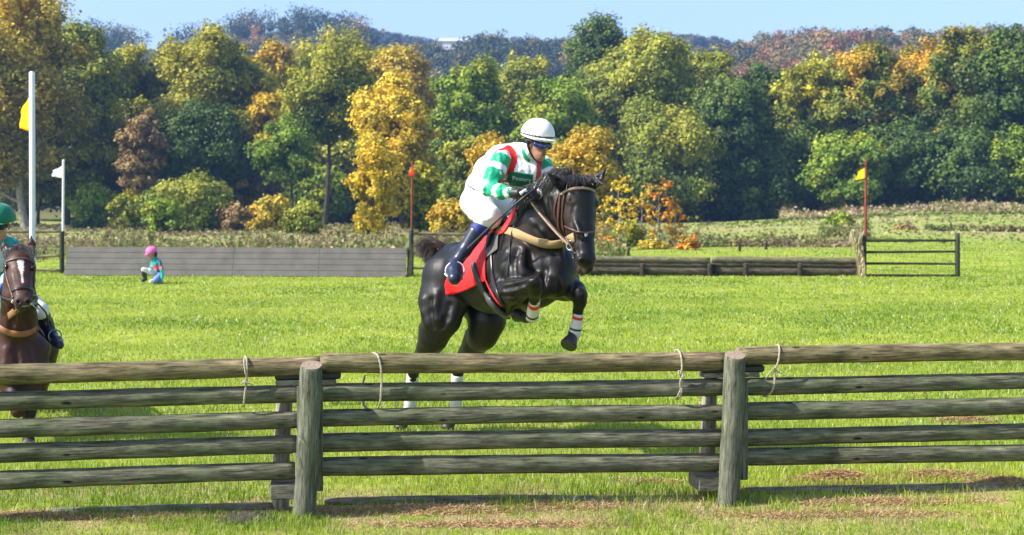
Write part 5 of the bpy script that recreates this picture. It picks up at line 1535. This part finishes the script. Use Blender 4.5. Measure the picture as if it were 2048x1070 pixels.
    V, Q = sh.mesh(smooth=1); s1 = Skin((V, Q))
    red1 = [np.array(s1.at(x, y, 0)[0]) for x, y in ((1002, 287), (1014, 292), (1024, 304), (1028, 320), (1022, 340), (1010, 356), (1000, 366))]
    red2 = [np.array(s1.at(x, y, 0)[0]) for x, y in ((1078, 322), (1079, 335), (1078, 348), (1076, 360))]
    redb = [np.array(s1.at(x, y, 0)[0]) for x, y in ((1002, 287), (992, 285), (982, 291))]
    hem = [np.array(s1.at(x, y, 0)[0]) for x, y in ((936, 370), (944, 376), (953, 382), (963, 388))]
    seam = [np.array(s1.at(x, y, 0)[0]) for x, y in ((1054, 322), (1058, 332), (1060, 342))]
    col1 = [np.array(s1.at(x, y, 0)[0]) for x, y in ((1046, 302), (1050, 312), (1056, 320))]
    mesh_np("shirt", V, Q, M_silk, root, cols=cf(V)); sks = s1
    v, f = patch_vf(sks, (1022, 343), (1066, 349), (1064, 376), (1006, 368), n=24, m=12, lift=.006, th=.01)
    M_gpatch = cloth_mat("dark_green_patch", (0.0, 0.13, 0.055), .7, .1, 10, .2)
    mesh_np("chest_patch", v, f, M_gpatch, root)
    skp = Skin((V, Q), (np.array([tuple(q) for q in v]), f))
    M_print = plain("white_print", (0.75, 0.72, 0.75), .6, .05, 20, bmp=0)
    def lettering(txt, px, py, w, hgt, slope, mat):
        cu = bpy.data.curves.new("tmp", 'FONT'); cu.body = txt; cu.size = 1.0; cu.resolution_u = 2
        o = bpy.data.objects.new("tmp", cu); COL.objects.link(o); bpy.context.view_layer.update()
        me = bpy.data.meshes.new_from_object(o.evaluated_get(bpy.context.evaluated_depsgraph_get()))
        pts = [q.co.copy() for q in me.vertices]; fs = [tuple(p.vertices) for p in me.polygons]
        x0 = min(p.x for p in pts); x1 = max(p.x for p in pts)
        V = [skp.at(px + (p.x - x0) / (x1 - x0) * w, py - p.y * hgt + slope * (p.x - x0) / (x1 - x0), .006)[0] for p in pts]
        bpy.data.objects.remove(o); bpy.data.curves.remove(cu); bpy.data.meshes.remove(me)
        mesh_np("lettering", V, fs, mat, root, smooth=False)
    lettering("Peatery", 1026, 359, 36, 11, 4, M_print)
    # breeches
    pn = SDF(.009)
    JC(pn, [(952, 402, 12.98, 29), (962, 372, 12.9, 27)], .05); JC(pn, [(p[0], p[1], p[2], p[3] + 1.5) for p in LEG[:-1]] + [(980, 434, 12.46, 22), (968, 440, 12.46, 20.5)], .05); JC(pn, [(p[0], p[1], p[2], p[3] + 1) for p in LEG2], .05)
    pv = Skin(pn.mesh())
    for (x0, y0, x1, y1, D, r) in ((935, 430, 950, 442, 12.62, 5), (965, 440, 985, 436, 12.36, 5), (958, 412, 985, 420, 12.36, 5), (930, 390, 938, 415, 12.72, 5)):
        fold(pn, pv, x0, y0, x1, y1, r * .003)
    V, Q = pn.mesh(); mesh_np("breeches", V, Q, M_breech, root)
    # socks and boots
    for nm, c, mat, k in (("sock", [(972, 443, 12.46, 18.6), (957, 460, 12.46, 18)], M_navy, .02), ("boot", [(952, 466, 12.46, 17.8)] + [(p[0], p[1], p[2], p[3] + 1) for p in SHIN[2:]] + [(p[0], p[1], p[2], p[3] + 1) for p in FOOT], M_boot, .02),
                          ("boot", [(p[0], p[1], p[2], p[3] + 1) for p in SHIN2 + FOOT2], M_boot, .02)):
        b_ = SDF(.008); JC(b_, c, k)
        if nm == "boot": JC(b_, [(c[-3][0] - 6, c[-3][1] + 8, c[-3][2] + .02, 9), (c[-2][0] - 3, c[-2][1] + 6, c[-2][2] + .02, 9)], .02)
        V, Q = b_.mesh(); mesh_np(nm, V, Q, mat, root)
    mb = MB(); mb.tube([P(906, 566, 12.26), P(914, 568, 12.24)], [.018, .018], 8); mb.build("boot_tab", M_white, root, True)
    gl = SDF(.005); hands(gl, 1.22); JC(gl, [(1026, 386, 11.99, 9.5), (1036, 386, 11.95, 9)], .01); V, Q = gl.mesh(); mesh_np("glove", V, Q, M_glove, root)
    mb = MB(); mb.box(P(1047, 384, 11.86), (.07, .012, .035), Matrix.Rotation(-.5, 3, 'Y'), .006); mb.build("glove_strap", plain("silver_strap", (.5, .52, .52), .3, .1, 30), root, True)
    # helmet
    hm = SDF(.006)
    hm.cone(h(-.012, 0, .04), h(.012, 0, .045), .152, .150, .02, hs, .93)
    cut = lambda X: -((X - h(0, 0, .022)) @ np.array(Vector(tuple(hu + hf * 0.10)).normalized()))
    V1, Q1 = hm.mesh(cut=cut)
    pk = SDF(.006); pk.cone(h(.03, .0, .036), h(.112, 0, .030), .122, .10, .02, hu, .09)
    V2, Q2 = pk.mesh()
    V = np.concatenate([V1, V2]); Q = np.concatenate([Q1, Q2 + len(V1)])
    u = (V - h(0, 0, .03)) @ hu
    C = np.tile(Wt, (len(V), 1)); C[(u > .012) & (u < .026) & (np.arange(len(V)) < len(V1))] = (.02, .02, .03)
    m_ = cloth_mat("cap_silk", None, .4, .1, 6, .12)
    mesh_np("helmet", V, Q, m_, root, cols=C)
    # liner, goggles, ear guard, chin strap
    ln = SDF(.006); ln.cone(h(-.012, 0, .03), h(.012, 0, .035), .122, .118, .02, hs, .85)
    V, Q = ln.mesh(cut=lambda X: np.maximum(-((X - h(0, 0, .0)) @ hu), (X - h(0, 0, .03)) @ hu)); mesh_np("helmet_liner", V, Q, M_blackplastic, root)
    gg = SDF(.005)
    for q in (1, -1): gg.chain([(h(.130, .008 * q, -.026), .022), (h(.121, .038 * q, -.030), .031), (h(.088, .080 * q, -.022), .024)], .015)
    V, Q = gg.mesh(); mesh_np("goggles", V, Q, M_goggle, root)
    for q in (1, -1):
        tubeobj("goggle_strap", [Vector(h(.085, .082 * q, -.008)), Vector(h(.04, .100 * q, -.004)), Vector(h(-.03, .102 * q, 0)), Vector(h(-.09, .05 * q, .0))], .012, M_blackplastic, root)
        tubeobj("chin_strap", [Vector(h(.0, .103 * q, -.01)), Vector(h(.012, .100 * q, -.05)), Vector(h(.03, .085 * q, -.1)), Vector(h(.055, .045 * q, -.16)), Vector(h(.065, 0, -.178))], [.015, .014, .009, .008, .008], M_blackplastic, root)
    return root
RID = rider_main()
# the whip is held, not worn
t = bpy.data.objects
tag(tubeobj("riding_whip", [P(1078, 372, 11.9), P(1044, 397, 11.84), P(990, 445, 11.95), P(936, 497, 12.1)], [.007, .0075, .009, .013], plain("whip_grip", (0.03, 0.03, 0.035), .35, .2, 60), None), "black riding whip held in the gloved hand along the side of the black horse", "whip")
# ================================================================== the bay horse and its rider at the left edge
M_bay = coat("bay_coat", (0.05, 0.018, 0.010), (0.12, 0.045, 0.022), 0.5, 0.3, use_col=True)
def bay_horse():
    root = empty("horse", P(38, 888, 13.4), "bay racehorse with a white blaze galloping towards the camera at the left edge", "horse")
    root.location.z = 0; bpy.context.view_layer.update()
    s = SDF(0.0115)
    X_ = (1, 0, 0)
    JC(s, [(32, 712, 13.15, 54), (34, 705, 13.5, 60), (40, 690, 14.1, 60), (48, 670, 14.8, 56), (52, 665, 15.2, 50)], .08, X_, .92)
    JC(s, [(-2, 700, 13.2, 30), (8, 745, 13.15, 26), (20, 770, 13.1, 20)], .07); JC(s, [(66, 700, 13.2, 32), (66, 745, 13.15, 28), (60, 778, 13.1, 21)], .07)
    JC(s, [(34, 740, 13.05, 40), (36, 765, 13.1, 28)], .08)
    JC(s, [(60, 770, 13.1, 19), (60, 812, 13.02, 13), (58, 826, 13.0, 13), (57, 838, 13.0, 10), (57, 872, 13.05, 9), (57, 880, 13.04, 11), (57, 892, 13.0, 10)], .025)
    JC(s, [(22, 768, 13.1, 19), (34, 808, 12.85, 13), (36, 822, 12.78, 13), (34, 812, 12.95, 9), (30, 796, 13.25, 9), (30, 800, 13.35, 10)], .025)
    for sx, dz in ((-1, 0), (1, .25)):
        px = 50 + 26 * sx
        JC(s, [(px, 700, 15.1, 40), (px, 745, 15.0 + dz, 30), (px, 780, 15.25 + dz, 17), (px - 2, 796, 15.4 + dz, 10), (px - 4, 845, 15.15 + dz, 8), (px - 4, 853, 15.12 + dz, 10)], .04)
    JC(s, [(32, 690, 13.15, 46), (36, 640, 13.05, 38), (38, 596, 12.98, 34), (38, 556, 12.98, 29), (38, 520, 12.98, 25)], .06, X_, .9)
    JC(s, [(39, 510, 12.9, 23), (40, 532, 12.78, 28), (41, 560, 12.66, 25), (44, 585, 12.5, 19), (46, 602, 12.42, 17), (46, 610, 12.42, 13)], .035)
    JC(s, [(24, 535, 12.92, 14), (28, 562, 12.82, 13), (38, 592, 12.64, 10), (45, 614, 12.5, 9)], .03); JC(s, [(58, 535, 12.92, 14), (56, 562, 12.82, 13), (52, 592, 12.64, 10), (48, 614, 12.5, 9)], .03)
    s.ball(PA(16, 534, 12.74), .036, .02); s.ball(PA(64, 536, 12.76), .036, .02)
    s.ball(PA(37, 602, 12.36), .034, .02); s.ball(PA(56, 603, 12.37), .034, .02)
    s.cone(PA(36, 603, 12.30), PA(38, 604, 12.38), .015, .011, .01, neg=True); s.cone(PA(57, 603, 12.31), PA(55, 604, 12.39), .015, .011, .01, neg=True)
    JC(s, [(40, 618, 12.44, 8), (52, 618, 12.44, 8)], .02)
    for base, mid, tip in (((17, 510, 12.92), (10, 496, 12.9), (6, 482, 12.9)), ((61, 508, 12.92), (63, 490, 12.9), (62, 471, 12.9))):
        JC(s, [(*base, 10), (*mid, 8.5), (*tip, 1.5)], .02, (0, 1, 0), .6)
        s.cone(PA(base[0], base[1], base[2] - .045) * .6 + PA(mid[0], mid[1], mid[2] - .045) * .4, PA(tip[0], tip[1], tip[2] - .03) * .55 + PA(mid[0], mid[1], mid[2] - .04) * .45, .02, .008, .01, neg=True)
    s.vox = .024; pv = Skin(s.mesh()); s.vox = .0115
    def cr(pts, r, neg, k=.04):
        q = [(lambda h_: np.array(h_[0] - h_[1] * (r * .7 if not neg else -r * .3)))(pv.at(x, y, 0)) for x, y in pts]
        for a_, b_ in zip(q[:-1], q[1:]): s.cone(a_, b_, r, r, k, neg=neg)
    cr([(33, 690), (34, 720), (34, 750)], .014, True); cr([(12, 700), (8, 730), (16, 755)], .03, False); cr([(58, 700), (62, 730), (56, 755)], .03, False)
    cr([(26, 620), (24, 645), (20, 668)], .012, True); cr([(52, 620), (54, 645), (58, 668)], .012, True); cr([(38, 610), (38, 650)], .02, False)
    cr([(24, 545), (28, 565), (34, 585)], .008, False, .02); cr([(60, 545), (58, 565), (54, 585)], .008, False, .02); cr([(12, 529), (17, 527), (22, 531)], .009, False, .012); cr([(58, 531), (63, 528), (69, 531)], .009, False, .012)
    V, Q = s.mesh(smooth=1); sk = Skin((V, Q))
    pb = [np.array(sk.at(x, y, 0)[0]) for x, y in ((41, 522), (43, 540), (45, 560), (46, 576))]
    c = np.tile(np.array([0.05, 0.017, 0.009]), (len(V), 1))
    def near(p, r, col, soft=.6):
        d = np.linalg.norm(V - p, axis=1); w = (1 - sstep(r * soft, r, d))[:, None]; c[:] = c * (1 - w) + np.array(col) * w
    near(PA(46, 606, 12.4), .10, (.05, .03, .028)); near(PA(35, 800, 12.9), .22, (.025, .014, .01)); near(PA(57, 850, 13.0), .3, (.02, .012, .01)); near(PA(30, 540, 12.75), .07, (.16, .06, .035))
    for (a, b, w) in ((pb[0], pb[1], .027), (pb[1], pb[2], .011), (pb[2], pb[3], .007)):
        d, t = seg_dist(V, a, b); c[d < w * (1 - .3 * t)] = (.7, .66, .64)
    c[np.linalg.norm(V - PA(37, 616, 12.42), axis=1) < .035] = (.5, .4, .38)
    mesh_np("body", V, Q, M_bay, root, cols=c)
    for px, py, D in ((13.5, 534, 12.66), (66.5, 536, 12.68)):
        e = SDF(.006); e.ball(PA(px, py, D), .024, .001); VV, QQ = e.mesh(); mesh_np("eye", VV, QQ, M_eye, root)
    for px, D in ((57, 13.0),):
        mb = MB(); mb.tube([P(px, 884, 13.02), P(px, 896, 12.98)], [.055, .07], 18); mb.v = [Vector((v.x, v.y, max(v.z, .0))) for v in mb.v]; mb.build("hoof", M_hoof, root, True)
    mb = MB(); mb.tube([P(30, 800, 13.33), P(30, 809, 13.42)], [.05, .06], 18); mb.build("hoof", M_hoof, root, True)
    rr = random.Random(9); g = rr.gauss; mb = MB()
    for i in range(380):
        t = rr.random(); bx = lerp(14, 62, t); L = rr.uniform(.5, 1.1)
        q = bez([P(bx, 507 + g(0, 2), 12.9), P(bx + g(0, 3), 496, 12.84), P(bx + (bx - 38) * .3 + g(0, 4), 498 + g(0, 3), 12.78), P(bx + (bx - 38) * .4 + g(0, 5), 512 * 1.0 + 6 * L, 12.74)], 4); m = len(q)
        mb.tube(q, [.003 * (1 - .7 * k / (m - 1)) for k in range(m)], 4, cap=False)
    mb.build("mane", M_hair, root, True)
    strap("browband", sk, [(12, 524), (25, 519), (40, 517), (56, 519), (68, 526)], .024, M_leather, root, sm=4)
    strap("noseband", sk, [(24, 582), (34, 578), (46, 576), (58, 578), (68, 584)], .024, M_blackleather, root, sm=4)
    strap("cheekpiece", sk, [(12, 524), (13, 550), (20, 575), (27, 596)], .016, M_leather, root); strap("cheekpiece", sk, [(68, 526), (68, 550), (66, 575), (64, 594)], .016, M_leather, root)
    torus("bit_ring", P(25, 598, 12.45), .036, .006, (-.8, -.5, 0), M_steel, root); torus("bit_ring", P(69, 598, 12.5), .036, .006, (.8, -.5, 0), M_steel, root)
    tubeobj("bit", [P(25, 600, 12.43), P(36, 611, 12.36), P(56, 611, 12.37), P(69, 600, 12.48)], .007, M_steel, root)
    strap("breast_strap", sk, [(-22, 640), (-5, 652), (15, 664), (38, 668), (60, 664), (80, 650), (88, 640)], .062, plain("tan_leather", (.28, .12, .06), .5, .2, 30), root, lift=.006, sm=2)
    tubeobj("rein", [P(69, 600, 12.5), P(80, 612, 12.8), P(93, 628, 13.1), P(95, 650, 13.2), P(88, 640, 13.45), P(70, 590, 13.5)], .0085, M_blackleather, root)
    tubeobj("rein", [P(25, 600, 12.45), P(8, 596, 12.7), P(-14, 585, 12.95)], .0085, M_blackleather, root)
    v, f = patch_vf(sk, (70, 606), (96, 612), (100, 660), (84, 650), lift=.02, n=8, m=8); mesh_np("saddle_cloth", v, f, plain("pale_cloth", (.55, .6, .7), .8, .1, 20), root)
    torus("stirrup", P(110, 672, 13.45), .06, .007, (0.5, -1, .2), M_steel, root); tubeobj("stirrup_leather", [P(92, 630, 13.7), P(100, 644, 13.55), P(107, 655, 13.42)], .008, M_blackleather, root)
bay_horse()

def simple_head(root, c, f, sc, skinm, body):
    """skull, jaw, nose, ears on the body; returns frame function"""
    hf = np.array(Vector(f).normalized()); hs = np.cross(np.array([0, 0, 1.0]), hf); hs /= np.linalg.norm(hs); hu = np.cross(hf, hs)
    h = lambda a, b, u: c + (hf * a + hs * b + hu * u) * sc
    body.cone(h(-.01, 0, .02), h(.03, 0, .01), .10 * sc, .09 * sc, .02, hs, .82)
    body.cone(h(.05, 0, -.04), h(.06, 0, -.1), .07 * sc, .055 * sc, .03, hs, .85)
    body.cone(h(.11, 0, -.02), h(.14, 0, -.055), .012 * sc, .015 * sc, .014 * sc)
    body.ball(h(.09, 0, -.13), .03 * sc, .03 * sc)
    body.cone(h(.113, .02, -.098), h(.113, -.02, -.098), .009 * sc, .009 * sc, .008 * sc)
    for q in (1, -1): body.cone(h(0, .085 * q, -.02), h(0, .085 * q, -.05), .016 * sc, .011 * sc, .006 * sc)
    return h, hf, hs, hu
def helmet(root, h, hu, mat, sc, vox):
    hm = SDF(vox); hm.cone(h(-.012, 0, .035), h(.015, 0, .04), .138 * sc, .135 * sc, .02)
    V1, Q1 = hm.mesh(cut=lambda X: -((X - h(0, 0, .015)) @ hu))
    pk = SDF(vox); pk.cone(h(.05, 0, .025), h(.12, 0, .012), .10 * sc, .085 * sc, .01, hu, .13); V2, Q2 = pk.mesh()
    mesh_np("helmet", np.concatenate([V1, V2]), np.concatenate([Q1, Q2 + len(V1)]), mat, root)

def rider_left():
    root = empty("person", P(0, 620, 13.6), "jockey in green helmet and teal silks on the bay horse at the left edge", "person")
    T_ = [(-2, 600, 14.0, 30), (-3, 560, 13.8, 31), (-3, 525, 13.6, 36), (-2, 500, 13.5, 34)]
    AL = [(24, 492, 13.55, 17), (34, 530, 13.4, 14), (14, 560, 13.15, 12), (-6, 585, 12.98, 9)]
    AR = [(-30, 492, 13.55, 17), (-46, 530, 13.4, 14), (-34, 560, 13.15, 12), (-16, 585, 12.98, 9)]
    LL = [(20, 600, 13.95, 26), (62, 612, 13.55, 22), (80, 622, 13.45, 17)]; SL = [(80, 622, 13.45, 16), (92, 645, 13.6, 12), (104, 672, 13.6, 10)]; FL = [(104, 674, 13.6, 10), (114, 684, 13.45, 10), (119, 690, 13.33, 8)]
    LR = [(-24, 600, 13.95, 26), (-20, 612, 13.5, 22), (-22, 622, 13.4, 17)]; SR = [(-22, 622, 13.4, 16), (-30, 645, 13.6, 12), (-36, 672, 13.6, 10)]
    b = SDF(.011)
    for c in (T_, AL, AR, LL, SL, FL, LR, SR): b.chain([(J(*p)[0], J(*p)[1] * .88) for p in c], .03)
    JC(b, [(-2, 490, 13.5, 16), (-2, 462, 13.38, 14)], .03)
    h, hf, hs, hu = simple_head(root, PA(-2, 446, 13.32), (0.12, -1, -.15), 1.1, None, b)
    W1, W2 = PA(-8, 586, 12.97), PA(-15, 587, 12.97)
    hand(b, W1, (-.1, -.9, -.1), (.2, -.3, .9), (-.9, 0, .3), 1.1); hand(b, W2, (.1, -.9, -.1), (-.2, -.3, .9), (.9, 0, .3), 1.1)
    V, Q = b.mesh(); mesh_np("body", V, Q, M_skin, root)
    sh = SDF(.011)
    for c in (T_, AL, AR): JC(sh, c, .04)
    V, Q = sh.mesh()
    teal = np.array([0.0, .30, .27]); C = np.tile(teal, (len(V), 1))
    d = np.minimum(poly_dist(V, [PA(*p[:3]) for p in AL[2:]]), poly_dist(V, [PA(*p[:3]) for p in AR[2:]]))
    zz = vnoise(V[:, 0] * 30, V[:, 2] * 30, 1, 3)
    C[(d < .075) & (zz > .35)] = (.12, .30, .75); C[(d < .075) & (zz > .7)] = (.7, .72, .75)
    C[poly_dist(V, [PA(-2, 500, 13.3), PA(-2, 540, 13.4)]) < .06] = (.6, .6, .63)
    mesh_np("shirt", V, Q, M_silk, root, cols=C)
    for nm, cs, m in (("breeches", (LL, LR, [T_[0], T_[1]]), M_breech), ("boot", (SL, FL), M_boot), ("boot", (SR,), M_boot)):
        p = SDF(.011)
        for c in cs: JC(p, [(q[0], q[1], q[2], q[3] + 1.2) for q in c], .03)
        if nm == "boot" and len(cs) == 1: JC(p, [(-36, 672, 13.6, 11), (-40, 690, 13.35, 9)], .02)
        V, Q = p.mesh(); mesh_np(nm, V, Q, m, root)
    gl = SDF(.007); hand(gl, W1, (-.1, -.9, -.1), (.2, -.3, .9), (-.9, 0, .3), 1.2); hand(gl, W2, (.1, -.9, -.1), (-.2, -.3, .9), (.9, 0, .3), 1.2); V, Q = gl.mesh(); mesh_np("glove", V, Q, M_glove, root)
    helmet(root, h, hu, cloth_mat("green_cap", (.0, .16, .085), .5, .1, 8, .15), 1.12, .008)
    gg = SDF(.006)
    for q in (1, -1): gg.chain([(h(.118, .01 * q, -.02), .022), (h(.105, .045 * q, -.02), .026), (h(.07, .078 * q, -.015), .018)], .015)
    V, Q = gg.mesh(); mesh_np("goggles", V, Q, M_blackplastic, root)
rider_left()

# ================================================================== the fallen jockey crouching before the plank jump
def croucher():
    D = 40.6
    root = empty("person", P(309, 567, D), "crouching figure in pink helmet and teal jacket by the plank jump", "person"); root.location.z = 0; bpy.context.view_layer.update()
    T_ = [(319, 550, D, 8.5), (317, 540, D, 8.5), (314, 528, D, 9.5), (310, 521, D, 8)]
    A1 = [(318, 523, D - .18, 4.6), (323, 538, D - .28, 3.8), (325, 552, D - .25, 3.2), (322, 561, D - .28, 2.6)]
    A2 = [(306, 523, D + .12, 4.4), (303, 536, D + .05, 3.6), (295, 541, D - .15, 3)]
    L1 = [(319, 552, D + .05, 7), (300, 543, D - .25, 5.6), (288, 540, D - .3, 5)]; S1 = [(288, 541, D - .3, 4.6), (289, 550, D - .28, 4.4), (290, 558, D - .28, 3.6), (286, 561, D - .35, 3)]
    L2 = [(318, 552, D - .1, 7), (313, 558, D - .35, 5.5), (309, 563, D - .42, 4.6)]; S2 = [(309, 563, D - .4, 4.4), (316, 564, D - .1, 4), (324, 564, D + .15, 3.4)]
    b = SDF(.016)
    for c in (T_, A1, A2, L1, S1, L2, S2): b.chain([(J(*p)[0], J(*p)[1] * .85) for p in c], .03)
    JC(b, [(309, 518, D, 3.6), (305, 511, D - .02, 3.4)], .03)
    h, hf, hs, hu = simple_head(root, PA(304, 506, D - .03), (-.75, -.6, -.25), 1.12, None, b)
    hand(b, PA(322, 560, D - .28), (0, -.2, -1), (.3, -1, 0), (-1, -.3, 0), 1.0); hand(b, PA(296, 541, D - .15), (-1, -.2, 0), (0, 0, 1), (0, -1, 0), 1.0)
    V, Q = b.mesh(); mesh_np("body", V, Q, M_skin, root)
    sh = SDF(.016)
    for c in (T_, A1, A2): JC(sh, c, .04)
    V, Q = sh.mesh(); C = np.tile(np.array([0, .30, .28]), (len(V), 1))
    mx = PA(316, 530, D)[0]; C[(V[:, 0] > mx) & (V[:, 2] > PA(0, 548, D)[2])] = (.01, .10, .16)
    s_ = Skin((V, Q)); rp = [np.array(s_.at(x, y, 0)[0]) for x, y in ((300, 524), (306, 533), (312, 536))]
    C[poly_dist(V, rp) < .055] = (.55, .08, .10); C[poly_dist(V, [np.array(s_.at(324, 541, 0)[0]), np.array(s_.at(324, 556, 0)[0])]) < .05] = (.02, .55, .52)
    mesh_np("jacket", V, Q, M_silk, root, cols=C)
    for nm, c, m in (("breeches", (L1,), cloth_mat("grey_white_breeches", (.6, .62, .66), .7)), ("breeches", (L2,), cloth_mat("blue_breeches", (.15, .25, .55), .7)), ("boot", (S1,), M_blackleather), ("boot", (S2,), cloth_mat("pale_blue_boot", (.35, .5, .6), .7))):
        p = SDF(.014)
        for q in c: JC(p, [(a[0], a[1], a[2], a[3] + .4) for a in q], .03)
        V, Q = p.mesh(); V[:, 2] = np.maximum(V[:, 2], .005); mesh_np(nm, V, Q, m, root)
    kp = SDF(.014); JC(kp, [(287, 539, D - .36, 4.5), (291, 540, D - .33, 4.5)], .02); V, Q = kp.mesh(); mesh_np("knee_patch", V, Q, M_white, root)
    mb = SDF(.012); JC(mb, [(305, 562, D - .5, 4), (301, 563, D - .6, 3.4)], .02); V, Q = mb.mesh(); V[:, 2] = np.maximum(V[:, 2], .01); mesh_np("white_shoe", V, Q, M_white, root)
    helmet(root, h, hu, cloth_mat("pink_cap", (.75, .14, .42), .5, .1, 6, .1), 1.15, .012)
    hr = SDF(.014); JC(hr, [(310, 504, D - .02, 4.2), (311, 511, D, 3.6)], .03); V, Q = hr.mesh(); mesh_np("hair", V, Q, plain("brown_hair", (.03, .018, .012), .7, .3, 30), root)
croucher()
# ------------------------------------------------------------------ the air
def haze():
    mb = MB(); mb.box((0, 1400, 110), (4600, 3200, 250))
    m = bpy.data.materials.new("haze_air"); m.use_nodes = True
    nt = m.node_tree; nt.nodes.remove(nt.nodes['Principled BSDF'])
    v = nt.nodes.new('ShaderNodeVolumePrincipled')
    v.inputs['Color'].default_value = (0.28, 0.52, 1.0, 1)
    v.inputs['Density'].default_value = 0.00028
    v.inputs['Anisotropy'].default_value = 0.1
    nt.links.new(v.outputs[0], nt.nodes['Material Output'].inputs['Volume'])
    tag(mb.build("haze", m), kind="stuff")
haze()
